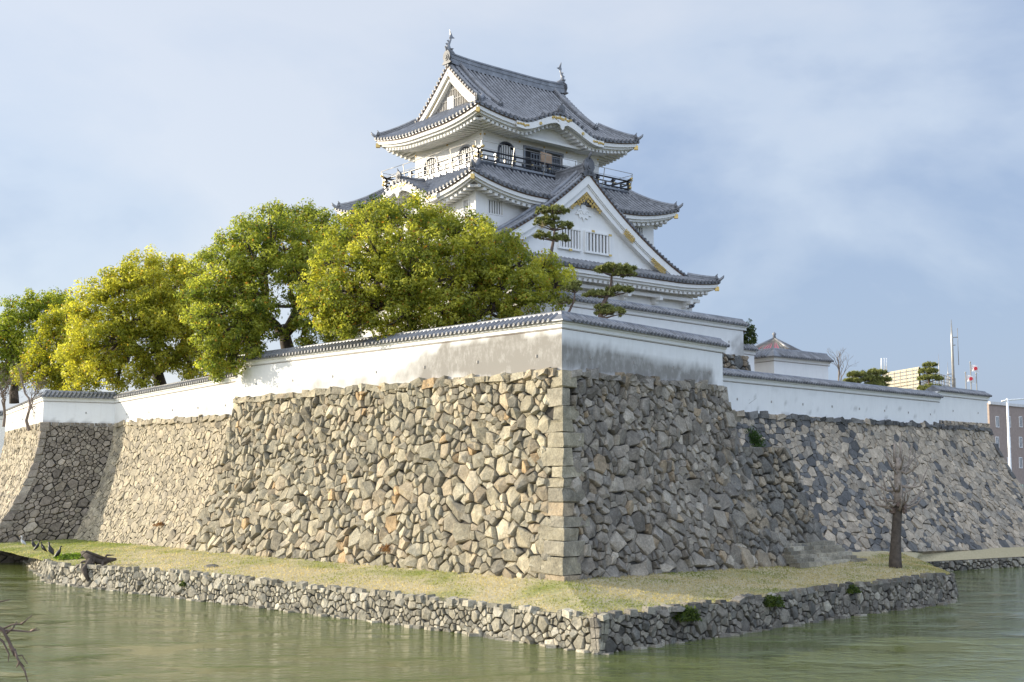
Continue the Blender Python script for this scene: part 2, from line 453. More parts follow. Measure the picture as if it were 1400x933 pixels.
def simplify(A, tol, nmax):
    A = list(map(tuple, A))
    while len(A) > 3:
        n = len(A); tot = abs(sum(A[i][0] * A[(i + 1) % n][1] - A[(i + 1) % n][0] * A[i][1] for i in range(n)))
        cost = [abs((A[i][0] - A[i - 1][0]) * (A[(i + 1) % n][1] - A[i - 1][1]) - (A[(i + 1) % n][0] - A[i - 1][0]) * (A[i][1] - A[i - 1][1])) / max(tot, 1e-9) for i in range(n)]
        k = min(range(n), key=lambda i: cost[i])
        if cost[k] < tol or (n > nmax and cost[k] < tol * 3): A.pop(k)
        else: break
    return np.array(A)
def stones(F, size, seed, colfn, rough=0.10, tilt=0.35, bev=0.82, gap=0.05, ani=1.0, depth=0.30, mat='rough_stone', small_top=0.0, mb=None, smooth=False, skip=None, tol=.03, nmax=5):
    mb = mb or MB(); g = np.random.default_rng(seed + 100)
    rf = lambda u, v: size * 0.55 * (1 - small_top * v / F.H)
    for poly in power_cells(F.L, F.H, rf, seed, ani):
        A = simplify(poly, tol, nmax); c = A.mean(axis=0)
        if skip and skip(c[0], c[1]): continue
        ext = np.sqrt(((A - c) ** 2).sum(axis=1)).mean()
        if ext < 0.05: continue
        n = F.nrm(c[0], c[1]); O = F.pos(c[0], c[1])
        k0 = max(0.72, 1 - gap / ext); s0 = c + (A - c) * k0
        k1 = bev * k0 * g.uniform(0.92, 1.06); s1 = c + (A - c) * min(k1, k0 * 0.95) + g.normal(0, 0.03 * ext, A.shape)
        h0 = rough * g.uniform(-0.2, 0.5)
        ht = rough * g.uniform(0.5, 1.5) * min(1, ext / 0.3)
        t1 = g.normal(0, tilt, 2); t2 = g.normal(0, tilt * 1.3, 2); o2 = g.uniform(0, 0.06) + 0.02
        def top(q):
            d = q - c
            return h0 + ht + min(t1 @ d, t2 @ d + o2)
        vs = []; m_ = len(A)
        sm_ = c + (A - c) * (k0 + min(k1, k0 * .95)) / 2 * 1.035
        for q in s0: vs.append(F.pos(*q) - n * depth)
        hb = [h0 + g.uniform(-.3, .3) * rough * 0.5 + min(0, (top(q) - h0 - ht) * 0.6) for q in s0]
        for q, h_ in zip(s0, hb): vs.append(F.pos(*q) + n * h_)
        for q, h_ in zip(sm_, hb): vs.append(F.pos(*q) + n * (h_ + (max(h0, top(q)) - h_) * .66))
        for q in s1: vs.append(F.pos(*q) + n * max(h0, top(q)))
        cc = c + g.normal(0, 0.12 * ext, 2)
        vs.append(F.pos(*cc) + n * (top(cc) + g.uniform(-0.02, 0.03) * min(1, ext / 0.3)))
        fs = []
        for j in range(m_):
            k = (j + 1) % m_
            fs += [(j, k, m_ + k, m_ + j), (m_ + j, m_ + k, 2 * m_ + k, 2 * m_ + j), (2 * m_ + j, 2 * m_ + k, 3 * m_ + k, 3 * m_ + j), (3 * m_ + j, 3 * m_ + k, 4 * m_)]
        mb.add(vs, fs, mat, smooth, colfn(c[0], c[1], g))
    return mb
def backing(mb, F, inset=0.12, nu=12, nv=8):
    vs = []; fs = []
    for j in range(nv + 1):
        for i in range(nu + 1):
            u = F.L * i / nu; v = F.H * j / nv
            vs.append(F.pos(u, v) - F.nrm(u, v) * inset)
    for j in range(nv):
        for i in range(nu):
            a = j * (nu + 1) + i; fs.append((a, a + 1, a + nu + 2, a + nu + 1))
    mb.add(vs, fs, 'stone_backing')
def palette(cols, wts, jit=0.16):
    w = np.cumsum(np.array(wts) / sum(wts))
    def f(u, v, g):
        c = cols[int(np.searchsorted(w, g.random()))]; k = max(0.4, 1 + g.normal(0, jit))
        return (c[0] * k, c[1] * k, c[2] * k, 1)
    return f
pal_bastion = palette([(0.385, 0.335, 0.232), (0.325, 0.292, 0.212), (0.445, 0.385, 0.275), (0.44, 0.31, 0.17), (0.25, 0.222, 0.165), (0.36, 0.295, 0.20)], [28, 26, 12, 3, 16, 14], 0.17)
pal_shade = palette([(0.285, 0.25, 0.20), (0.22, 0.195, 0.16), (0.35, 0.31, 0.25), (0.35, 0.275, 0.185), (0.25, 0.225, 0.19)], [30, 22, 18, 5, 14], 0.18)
pal_fit = palette([(0.39, 0.335, 0.235), (0.34, 0.292, 0.21), (0.43, 0.36, 0.25), (0.29, 0.25, 0.185)], [30, 25, 20, 10], 0.10)
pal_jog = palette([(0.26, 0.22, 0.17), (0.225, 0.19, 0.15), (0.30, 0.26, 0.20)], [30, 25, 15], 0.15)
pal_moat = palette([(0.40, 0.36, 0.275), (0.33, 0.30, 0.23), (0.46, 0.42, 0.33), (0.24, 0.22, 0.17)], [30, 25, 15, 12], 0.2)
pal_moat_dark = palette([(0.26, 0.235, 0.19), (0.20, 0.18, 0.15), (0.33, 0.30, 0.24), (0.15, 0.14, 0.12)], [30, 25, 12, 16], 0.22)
def pal_far(u, v, g):
    n = 0.5 * noise.noise(Vector((u * 0.5, v * 0.30 + u * 0.12, 3.3))) + 0.4 * noise.noise(Vector((u * 1.1, v * 1.1, 8)))
    frac = min(1, max(0, (u - 3) / 20)) * 0.46 + min(1, v / 8) * 0.16 - 0.24
    k = 1 + g.normal(0, 0.13)
    c = ((0.43, 0.355, 0.265) if g.random() < .6 else (0.35, 0.30, 0.235)) if n + frac + g.normal(0, 0.27) > 0.03 else ((0.12, 0.117, 0.113) if g.random() < .6 else (0.185, 0.175, 0.16))
    return (c[0] * k, c[1] * k, c[2] * k, 1)

# --- setting-out points (metres; camera stands at x = y = 0, water level z = 0)
capZ = Pd(768.5, 441.5, 46).z                     # underside of the bastion wall's tiled cap
A_ = V(1.92, 46.0, 0); Lb_ = V(-14.89, 64.53, 0); Rb_ = V(9.92, 56.15, 0)
def at_z(p, z): return V(p.x, p.y, z)
ST = 10.22
dirL = (Lb_ - A_).normalized(); dirR = (Rb_ - A_).normalized()
nL = V(-dirL.y, dirL.x, 0) * (1 if V(-dirL.y, dirL.x, 0).y < 0 else -1)
nR = V(-dirR.y, dirR.x, 0) * (1 if V(-dirR.y, dirR.x, 0).y < 0 else -1)
baseA = V(1.86, 44.15, 2.33)
baseL = Pz(250, 755, 2.06); baseR = Pz(1090, 777, 1.95)

# --- stone bastion (near corner)
dn = V(0, 0, -.35)
FL = Face(at_z(Lb_ - dirL * 0.0, ST - 0.05), at_z(A_, ST), baseL + dn, baseA + dn, 1.45)
FR = Face(at_z(A_, ST), at_z(Rb_, ST + 0.05), baseA + dn, baseR + dn, 1.45)
rt = empty('stone_bastion', baseA)
tag(rt, 'rough boulder stone bastion with sharp corner carrying the nearest white wall', 'stone wall', kind='thing')
def quoins(mb, FLf, FRf, n, hmin, hmax, pl, pr, seed, ll=(1.35, 0.75)):
    """long-and-short corner blocks shared by two faces"""
    g = np.random.default_rng(seed); z0 = FLf.Q1.z; z1 = FLf.P1.z; hs = g.uniform(hmin, hmax, n); hs *= (z1 - z0) / hs.sum()
    v = 0; Hl = FLf.H
    for i in range(n):
        va = v / (z1 - z0); v += hs[i]; vb = v / (z1 - z0)
        a, b = (ll[0], ll[1]) if i % 2 else (ll[1], ll[0]); a *= g.uniform(.65, 1.25) * (1 - .3 * va); b *= g.uniform(.65, 1.25) * (1 - .3 * va)
        e = 0.012 / (z1 - z0)
        pr_ = 0.10 + g.uniform(-0.03, 0.03)
        def Lp(u, t, out): return FLf.pos(FLf.L - u, t * FLf.H) + FLf.nrm(FLf.L - u, min(t, .98) * FLf.H) * out
        def Rp(u, t, out): return FRf.pos(u, t * FRf.H) + FRf.nrm(u, min(t, .98) * FRf.H) * out
        def Cp(t, out):
            q = FLf.pos(FLf.L, t * FLf.H); d = (FLf.nrm(FLf.L, t * FLf.H) + FRf.nrm(0, t * FRf.H)); d.z = 0
            return q + d.normalized() * out * 1.35
        t0, t1 = va + e, vb - e
        tl = g.normal(-.02, 0.035, 2)
        ring = lambda t, o: [Lp(a, t, o + tl[0]), Cp(t, o), Rp(b, t, o + tl[1]), Rp(b, t, -0.4), Lp(a, t, -0.4)]
        B, T = ring(t0, pr_), ring(t1, pr_)
        ch = 0.035 / (z1 - z0)
        B2, T2 = ring(t0 - 0.0, pr_ - 0.03), ring(t1 + 0.0, pr_ - 0.03); B, T = ring(t0 + ch, pr_), ring(t1 - ch, pr_)
        jit = lambda Q, s: [q + Vector(g.normal(0, s, 3)) if i_ in (0, 1, 2) else q for i_, q in enumerate(Q)]
        vs = jit(B2, .012) + jit(B, .028) + jit(T, .028) + jit(T2, .012); fs = []
        for k in range(3):
            for j in range(5):
                p, q = k * 5 + j, k * 5 + (j + 1) % 5; fs.append((p, q, q + 5, p + 5))
        fs += [(4, 3, 2, 1, 0), (15, 16, 17, 18, 19)]
        cl = pl(0, 0, g); mb.add(vs, fs, 'rough_stone', False, cl)
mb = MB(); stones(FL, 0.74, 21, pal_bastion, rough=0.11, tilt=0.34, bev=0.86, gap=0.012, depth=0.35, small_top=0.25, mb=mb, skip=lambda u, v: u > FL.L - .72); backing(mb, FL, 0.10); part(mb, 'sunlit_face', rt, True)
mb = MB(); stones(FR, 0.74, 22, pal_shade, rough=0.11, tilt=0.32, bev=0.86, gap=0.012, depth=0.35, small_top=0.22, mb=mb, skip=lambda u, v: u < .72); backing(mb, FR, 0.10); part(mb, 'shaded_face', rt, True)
def ragged(mb, F, pal, seed, hmin=.02, hmax=.20, h0=.10):
    g = np.random.default_rng(seed); L = (F.P1 - F.P0).length; d = (F.P1 - F.P0).normalized(); n = V(d.y, -d.x, 0); u = .3
    while u < L - .5:
        w = g.uniform(.3, 1.0); h = hmin + (hmax - hmin) * g.random() ** 1.6; p = F.P0 + d * (u + w / 2) + n * -.02; k = len(mb.c)
        rot = Matrix.Rotation(math.atan2(d.y, d.x) + g.normal(0, .06), 3, 'Z') @ Matrix.Rotation(g.normal(0, .10), 3, 'Y')
        if True:
            mb.box(p + V(0, 0, h / 2 - .12), (w * 1.04, .36, h + .2), 'rough_stone', rot, g.uniform(.74, .93)); c_ = pal(0, 0, g)
            for q in range(k, len(mb.c)): mb.c[q] = c_; mb.v[q] = tuple(Vector(mb.v[q]) + Vector(g.normal(0, .045, 3)))
        u += w
mb = MB(); ragged(mb, FL, pal_bastion, 71); part(mb, 'top_course', rt, True); mb = MB(); ragged(mb, FR, pal_shade, 72); part(mb, 'top_course', rt, True)
mb = MB(); pq = palette([(0.31, 0.275, 0.195), (0.34, 0.27, 0.18), (0.25, 0.225, 0.17)], [4, 1.0, 3], .14)
quoins(mb, FL, FR, 15, 0.4, 0.72, pq, pq, 5, (1.45, .8)); part(mb, 'corner_stones', rt, True)
# right-hand return of the bastion, hidden corner and stone top
farR = Face(at_z(Rb_, ST + .05), at_z(Rb_ - nR * 7, ST), baseR + dn, baseR - nR * 7 + dn, 1.45)
mb = MB(); stones(farR, 0.62, 23, pal_shade, rough=0.10, tilt=0.3, mb=mb, depth=0.35); backing(mb, farR, 0.16); part(mb, 'end_face', rt, True)
mb = MB(); quoins(mb, FR, farR, 14, 0.45, 0.6, pal_shade, pal_shade, 6, (1.1, 0.6)); part(mb, 'end_corner_stones', rt, True)
mb = MB(); mb.poly([at_z(Lb_, ST - .03) - nL * .05, at_z(A_, ST - .03) + V(0, .05, 0), at_z(Rb_, ST - .03), at_z(Rb_ - nR * 7, ST - .03), at_z(Lb_ - nL * 3 + dirL * 2, ST - .03)], 'soil'); part(mb, 'wall_top', rt)

# --- fitted wall running on to the left, and the jog beyond it
W2a = V(-15.12, 65.03, 0); W2d = (V(-23.78, 75.57, 0) - W2a).normalized()
I_ = onv(157, 560, W2a, W2a + W2d); I_.z = 0
W2z0 = Pd(316, 568, 65.03).z; W2z1 = onv(157, 579, W2a, W2a + W2d).z
b2R = baseL + V(0.15, 0.1, 0); b2L = Pz(92, 741, 1.9)
F2 = Face(at_z(I_, W2z1), at_z(W2a, W2z0), b2L + dn, b2R + dn, 1.7)
rt = empty('stone_wall', b2R)
tag(rt, 'pale close-fitted battered stone wall in full sun left of the rough bastion', 'stone wall')
mb = MB(); ragged(mb, F2, pal_fit, 73, .0, .16); part(mb, 'top_course', rt, True)
mb = MB(); stones(F2, 0.42, 31, pal_fit, rough=0.03, tilt=0.14, bev=0.90, gap=0.008, ani=1.25, depth=0.25, mat='fitted_stone', mb=mb); backing(mb, F2, 0.10); part(mb, 'wall_face', rt, True)
mb = MB(); mb.poly([at_z(I_, W2z1 - .02), at_z(W2a, W2z0 - .02), at_z(W2a, W2z0 - .02) + V(1.5, 2, 0), at_z(I_, W2z1 - .02) + V(1.5, 2, 0)], 'soil'); part(mb, 'wall_top', rt)

O_ = Pd(59, 560, I_.y - 0.15); O_.z = 0
Oz = Pd(58, 577, O_.y).z
capJ = Pd(60, 544.5, O_.y).z
bO = Pz(-46, 748, 1.85); bI = Pz(112, 741, 1.88)
F3 = Face(at_z(O_, Oz), at_z(I_, W2z1), bO + dn * 3.4, bI + dn * 3.4, 1.9)
rt = empty('stone_wall', bI)
tag(rt, 'dark shaded stone wall with steeply flared foot facing the camera at far left', 'stone wall')
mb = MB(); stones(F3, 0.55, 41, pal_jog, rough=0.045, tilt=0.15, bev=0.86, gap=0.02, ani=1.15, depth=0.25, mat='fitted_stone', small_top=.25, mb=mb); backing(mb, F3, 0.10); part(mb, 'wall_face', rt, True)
mb = MB(); mb.poly([at_z(O_, Oz - .02), at_z(I_, W2z1 - .02), at_z(I_, W2z1 - .02) + V(0, 2, 0), at_z(O_, Oz - .02) + V(0, 2, 0)], 'soil'); part(mb, 'wall_top', rt)
X_ = Pz(8, 565, capJ); X_.z = 0
dX = (X_ - O_).normalized(); nX = V(dX.y, -dX.x, 0); nX = nX if nX.x < 0 else -nX
XX = O_ + dX * 24
F4 = Face(at_z(XX, Oz), at_z(O_, Oz), at_z(XX + (at_z(bO, 0) - O_), .66), bO + dn * 3.4, 1.9)
rt = empty('stone_wall', bO)
tag(rt, 'sunlit sliver of curved stone wall at the left edge of the picture', 'stone wall')
mb = MB(); stones(F4, 0.50, 42, pal_fit, rough=0.035, tilt=0.15, bev=0.86, gap=0.02, ani=1.2, depth=0.25, mat='fitted_stone', mb=mb); backing(mb, F4, 0.10); part(mb, 'wall_face', rt, True)
mb = MB(); quoins(mb, F4, F3, 17, 0.45, 0.6, pal_jog, pal_jog, 7, (.8, 0.5)); part(mb, 'corner_stones', rt, True)

# --- far wall on the right with its patchwork of tan and dark stones
Fw0 = V(10.93, 60.0, 0); Fw1 = V(27.8, 78.66, 0); Fwz = 10.96; dF = (Fw1 - Fw0).normalized(); nF = V(dF.y, -dF.x, 0)
Fw2 = onv(1352, 560, Fw0 - nF * 0.0, Fw1); Fw2.z = 0
SF = 9.28
Fstart = Fw0 - dF * 5
bF0 = Pz(1150, 752, 2.0); bF1 = Pz(1400, 746, 0.95)
bFd = (bF1 - bF0).normalized()
bFs = bF0 - bFd * 14; bFs.z = 2.3
bFe = at_z(Fw2, 0) + nF * 3.7 + dF * 3.6; bFe.z = 1.0
F5 = Face(at_z(Fstart, SF), at_z(Fw2, SF), at_z(Fstart + nF * 3.7 - dF * 5.5, 2.8), bFe, 1.35)
rt = empty('stone_wall', bFe)
tag(rt, 'long stone wall of mixed tan and dark grey blocks on the right under the long white wall', 'stone wall')
mb = MB(); ragged(mb, F5, lambda u, v, g: pal_far(14, 8, g), 74, .0, .14); part(mb, 'top_course', rt, True)
mb = MB(); stones(F5, 0.56, 51, pal_far, rough=0.03, tilt=0.10, bev=0.92, gap=0.01, ani=1.4, depth=0.25, mat='fitted_stone', mb=mb); backing(mb, F5, 0.06, 20, 8); part(mb, 'wall_face', rt, True)
F5b = Face(at_z(Fw2, SF), at_z(Fw2 - nF * 12, SF), bFe, bFe - nF * 12, 1.35)
mb = MB(); stones(F5b, 0.55, 52, pal_far, rough=0.05, tilt=0.2, mat='fitted_stone', mb=mb); backing(mb, F5b, 0.1); part(mb, 'end_face', rt, True)
mb = MB(); quoins(mb, F5, F5b, 16, .4, .55, lambda u, v, g: pal_far(14, 7, g), pal_far, 8, (1.0, .6)); part(mb, 'corner_stones', rt, True)
mb = MB(); mb.poly([at_z(Fstart, SF - .02), at_z(Fw2, SF - .02), at_z(Fw2 - nF * 3, SF - .02), at_z(Fstart - nF * 3, SF - .02)], 'soil'); part(mb, 'wall_top', rt)
# raised course at the far end
e0 = onv(1284, 580, Fw0, Fw1); e0.z = 0
F5c = Face(at_z(e0, SF + .34), at_z(Fw2, SF + .34), at_z(e0, SF - .02) + nF * .05, at_z(Fw2, SF - .02) + nF * .05, 1)
rt5 = rt; mb = MB(); stones(F5c, 0.36, 53, lambda u, v, g: pal_far(22, 8, g), rough=0.03, tilt=0.1, mat='fitted_stone', mb=mb); part(mb, 'raised_course', rt, True)

# --- stepped buttress of dark blocks between bastion and far wall
bt1 = Pd(1078, 612, 59.2); bt0 = bt1 - dF * 7; btz = bt0.z
g0 = Pz(1040, 765, 2.05); g1 = Pz(1150, 760, 2.0)
F6 = Face(bt0, at_z(bt1, btz), at_z(bt0, 2.0) + nF * 1.9, at_z(bt1, 2.0) + nF * 1.9 + dF * .9, 1.3)
rt = empty('stone_buttress', F6.Q1)
tag(rt, 'lower dark stone buttress between bastion and long right wall, bush on top', 'buttress')
mb = MB(); stones(F6, 0.85, 61, palette([(.30, .25, .18), (.22, .20, .165), (.17, .16, .14)], [3, 3, 3], .15), rough=0.12, tilt=0.22, mb=mb, small_top=.2); backing(mb, F6, .14); part(mb, 'front_face', rt, True)
F6b = Face(at_z(bt1, btz), at_z(bt1, btz) - nF * 3, F6.Q1, F6.Q1 - nF * 3, 1.3)
mb = MB(); stones(F6b, 0.7, 62, pal_shade, rough=0.1, tilt=0.3, mb=mb); backing(mb, F6b, .14); part(mb, 'side_face', rt, True)
mb = MB(); mb.poly([bt0 - V(0, 0, .03), at_z(bt1, btz - .03), at_z(bt1, btz - .03) - nF * 3, bt0 - nF * 3 - V(0, 0, .03)], 'soil'); part(mb, 'top', rt)

# --- moat retaining wall
mwpx = [(0, 753), (26, 757), (66, 797), (250, 819), (500, 849), (700, 876), (820, 895), (1000, 868.5), (1150, 845), (1297, 825)]
MW = [Pz(u, v, WZ) for u, v in mwpx]
mtz = [Pd(u, v, m_.y).z for (u, v), m_ in zip([(0, 751), (26, 752), (66, 772), (250, 784), (500, 811), (700, 833), (820, 845), (1000, 824), (1150, 804), (1297, 787)], MW)]
K0_ = Pz(1247, 784, WZ); K1_ = Pz(1400, 775, WZ); K2_ = K1_ + (K1_ - K0_) * 2.5
pier = [MW[-1] + V(.5, .4, 0), L2(MW[-1], K0_, .3) + V(1.0, 0, 0), L2(MW[-1], K0_, .7) + V(.8, 0, 0), K0_]
rt = empty('moat_wall', MW[6])
tag(rt, 'low rubble retaining wall rising from the green water round the front lawn', 'retaining wall')
def mface(a, b, za, zb, bat=0.16):
    d = (b - a); n = V(d.y, -d.x, 0).normalized()
    return Face(at_z(a - n * bat, za), at_z(b - n * bat, zb), at_z(a, WZ - 0.25), at_z(b, WZ - 0.25), 1.0)
mtops = []
mbl = MB(); mbr = MB(); mbb = MB()
for i in range(1, len(MW) - 1):
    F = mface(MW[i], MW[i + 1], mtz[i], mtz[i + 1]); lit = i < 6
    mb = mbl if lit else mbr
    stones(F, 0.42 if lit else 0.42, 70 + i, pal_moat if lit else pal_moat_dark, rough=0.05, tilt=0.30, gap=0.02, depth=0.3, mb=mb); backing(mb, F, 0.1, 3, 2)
    # ragged stones along the top edge
    g = np.random.default_rng(300 + i); L = (F.P1 - F.P0).length; u = 0.1
    while u < L - .1:
        w = g.uniform(.18, .46); h = g.uniform(.02, .13); p = L2(F.P0, F.P1, min(1, (u + w / 2) / L)); d = (F.P1 - F.P0).normalized(); n = V(d.y, -d.x, 0)
        if g.random() < .65:
            rot = Matrix.Rotation(math.atan2(d.y, d.x) + g.normal(0, .15), 3, 'Z') @ Matrix.Rotation(g.normal(0, .12), 3, 'X') @ Matrix.Rotation(g.normal(0, .1), 3, 'Y')
            k = len(mb.c); mb.box(p - n * g.uniform(.02, .16) + V(0, 0, h * .15), (w * .92, g.uniform(.25, .4), h + .12), 'rough_stone', rot, g.uniform(.75, .95))
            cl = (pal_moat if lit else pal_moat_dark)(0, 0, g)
            for q in range(k, len(mb.c)): mb.c[q] = cl
        u += w
# footing stones in the water line
for i in range(1, len(MW) - 1):
    lit = i < 6; mb = mbl if lit else mbr; a, b = MW[i], MW[i + 1]; L = (b - a).length; u = 0; g = np.random.default_rng(900 + i); d = (b - a).normalized(); n = V(d.y, -d.x, 0)
    while u < L:
        w = g.uniform(.15, .5)
        if g.random() < .6:
            k = len(mb.c); rot = Matrix.Rotation(math.atan2(d.y, d.x) + g.normal(0, .3), 3, 'Z')
            mb.box(a + d * (u + w / 2) + n * g.uniform(.0, .14) + V(0, 0, g.uniform(-.07, .01)), (w, .30, .20), 'rough_stone', rot, .8)
            cl = (pal_moat if lit else pal_moat_dark)(0, 0, g)
            for q in range(k, len(mb.c)): mb.c[q] = cl
        u += w
part(mbl, 'sunlit_face', rt, True); part(mbr, 'shaded_face', rt, True)
mbp = MB(); PP = [MW[-1]] + pier
for i in range(len(PP) - 1):
    F = mface(PP[i], PP[i + 1], (mtz[-1], mtz[-1], 1.7, 1.5)[i], (mtz[-1], 1.7, 1.5, 1.35)[i]); stones(F, 0.4, 90 + i, pal_moat_dark, rough=0.05, tilt=0.2, mb=mbp); backing(mbp, F, .1, 2, 2)
part(mbp, 'return_face', rt, True)
# far kerb of the moat on the right
KZ = Pd(1400, 761.5, K1_.y).z
rt = empty('moat_kerb', K0_)
tag(rt, 'low dark stone kerb between the water and the narrow lawn at right', 'retaining wall')
mb = MB(); F = mface(K0_, K2_, KZ, KZ, .08); stones(F, 0.42, 97, pal_moat_dark, rough=0.05, tilt=0.2, mb=mb, ani=1.3); backing(mb, F, .1, 4, 2); part(mb, 'kerb_face', rt, True)

# --- ground, lawns, water
def sheet(name, rows, mat, cfn=None, kind='structure'):
    mb = MB(); nu = len(rows[0]); vs = [p for r in rows for p in r]; fs = []
    for j in range(len(rows) - 1):
        for i in range(nu - 1):
            a = j * nu + i; fs.append((a, a + 1, a + nu + 1, a + nu))
    cols = [cfn(p) for p in vs] if cfn else None
    mb.add(vs, fs, mat, True, cols); o = mb.build(name, attr=bool(cfn)); o['kind'] = kind; return o
def lerp_poly(pts, n):
    d = [0]
    for i in range(1, len(pts)): d.append(d[-1] + (pts[i] - pts[i - 1]).length)
    out = []
    for k in range(n):
        t = d[-1] * k / (n - 1); i = 1
        while i < len(pts) - 1 and d[i] < t: i += 1
        out.append(L2(pts[i - 1], pts[i], (t - d[i - 1]) / max(1e-6, d[i] - d[i - 1])))
    return out
def inward(i):
    d = (MW[min(i + 1, len(MW) - 1)] - MW[max(i - 1, 0)]); n = V(-d.y, d.x, 0).normalized(); return n
def lawn_rows(outer, inner, nj, nu):
    O = lerp_poly(outer, nu); I = lerp_poly(inner, nu); rows = []
    for j in range(nj + 1):
        t = j / nj; r = []
        for o, q in zip(O, I):
            p = L2(o, q, t); p.z = o.z + (q.z + .16 - o.z) * (t ** 0.9) + 0.035 * noise.noise(p * 0.8) + .02 * noise.noise(p * 3)
            r.append(p)
        rows.append(r)
    return rows
outL = [at_z(MW[i], mtz[i] - 0.06) + inward(i) * 0.2 for i in range(0, 7)]
inL = [V(-44, 97, 1.7), bO + V(0, .5, -.05), b2L + V(0, .5, 0) , b2R + V(.3, .3, -.0), baseL + V(.5, .5, 0), baseA + V(-.1, .6, 0)]
def green_of(p):
    dd = ((p - baseA).dot(V(-nL.x, -nL.y, 0))); n = 0.25 * noise.noise(p * .35)
    near = max(0, 1 - abs((p - baseA).dot(nL) - 0.9) / 1.6)
    left = max(0, min(1, (-p.x - 18) / 6)) * .25
    v = 0.22 * near + left * 1.3 + n + .08
    return (v, v, v, 1)
sheet('lawn', lawn_rows(outL, inL, 22, 160), 'lawn', green_of)
outR = [at_z(MW[i], mtz[i] - 0.06) + inward(i) * 0.2 for i in range(6, 10)] + [at_z(pier[0], mtz[-1] - .05) + V(-.2, 0.3, 0), at_z(pier[1], 1.65) + V(-.3, 0, 0)]
inR = [baseA + V(-.1, .6, 0), baseR + V(-.3, .4, 0), at_z(F6.Q1, 2.1) + V(-.3, .4, 0), V(20.5, 64.5, 1.9)]
sheet('lawn', lawn_rows(outR, inR, 20, 90), 'lawn', green_of)
kz = lambda p: at_z(p, KZ - .04) + V(-.1, .2, 0)
out2 = [at_z(pier[1], 1.62) + V(-1.5, -.6, 0), at_z(pier[1], 1.62) + V(-.2, 0, 0), at_z(pier[2], 1.45) + V(-.2, 0, 0), kz(K0_), kz(K1_), kz(K2_)]
in2 = [F6.Q1 + V(-1, .6, 0), at_z(Fstart + nF * 3.4 + dF * 9, 2.25), at_z(Fstart + nF * 3.4 + dF * 18, 1.85), bFe - nF * .4 + V(0, 0, .0), bFe - nF * .4 + dF * 14]
sheet('lawn', lawn_rows(out2, in2, 14, 80), 'lawn', lambda p: (0.0, 0, 0, 1))
mb = MB(); w = 260
mb.add([(-w, 7.9, WZ), (w, 7.9, WZ), (w, 125, WZ), (-w, 125, WZ)], [(0, 1, 2, 3)], 'water'); o = mb.build('water'); o['kind'] = 'structure'
mb = MB(); G = 3500
mb.add([(-G, -G, -1.6), (G, -G, -1.6), (G, G, -1.6), (-G, G, -1.6)], [(0, 1, 2, 3)], 'soil')
mb.add([(-G, -60, 4.8), (G, -60, 4.8), (G, 7.2, 4.8), (-G, 7.2, 4.8), (-G, 8.0, -1.6), (G, 8.0, -1.6)], [(0, 1, 2, 3), (3, 2, 5, 4)], 'soil')
mb.add([(-G, 112, -1.6), (G, 112, -1.6), (G, 112.5, 2.4), (-G, 112.5, 2.4), (G, G, 2.4), (-G, G, 2.4)], [(0, 1, 2, 3), (3, 2, 4, 5)], 'soil')
# castle terraces behind the walls
def prism(mb, pts, z0, z1, mat):
    n = len(pts); mb.add([at_z(p, z0) for p in pts] + [at_z(p, z1) for p in pts], [tuple(range(n, 2 * n))] + [(i, (i + 1) % n, n + (i + 1) % n, n + i) for i in range(n)], mat)
t1 = [A_ - nL * 1.2 - nR * 1.2, Rb_ - nR * 1.2 - dirR * .6, V(14, 64, 0), V(30, 95, 0), V(-40, 105, 0), X_ + V(3, 2, 0), O_ + V(2, 2, 0), I_ + V(1.2, 2, 0), W2a + V(1.5, 1.5, 0)]
prism(mb, t1, -1, 9.3, 'soil')
t2 = [Fw0 - nF * 2.5, Fw2 - nF * 2.5 - dF * 2, Fw2 - nF * 10, Fw0 - nF * 14]
prism(mb, t2, -1, 9.1, 'soil')
o = mb.build('ground'); o['kind'] = 'structure'

# --- stone steps
rt = empty('stone_steps', V(15.5, 59.5, 1.9))
tag(rt, 'worn stone steps between the dark bastion foot and the buttress', 'steps')
a0 = Pz(1086, 775, 2.14); a1 = Pz(1170, 769, 2.10)
for k in range(6):
    g = np.random.default_rng(500 + k); mb = MB(); d = (a1 - a0); L = d.length; d.normalize(); n = V(-.15, 1, 0); u = 0.0; L2_ = L * (1 - .05 * k)
    while u < L2_:
        w = g.uniform(.4, .9); kk = len(mb.c)
        mb.box(a0 + d * (u + w / 2) + n * (k * .34) + V(0, 0, .04 + k * .15 + g.uniform(-.02, .02)), (w * .97, .6 + g.uniform(-.05, .05), .24), 'fitted_stone', Matrix.Rotation(math.atan2(d.y, d.x) + g.normal(0, .03), 3, 'Z'), .95)
        cl = pal_moat(0, 0, g); cl = (cl[0] * .8, cl[1] * .8, cl[2] * .8, 1)
        for q in range(kk, len(mb.c)): mb.c[q] = cl
        u += w
    part(mb, 'step', rt, True)

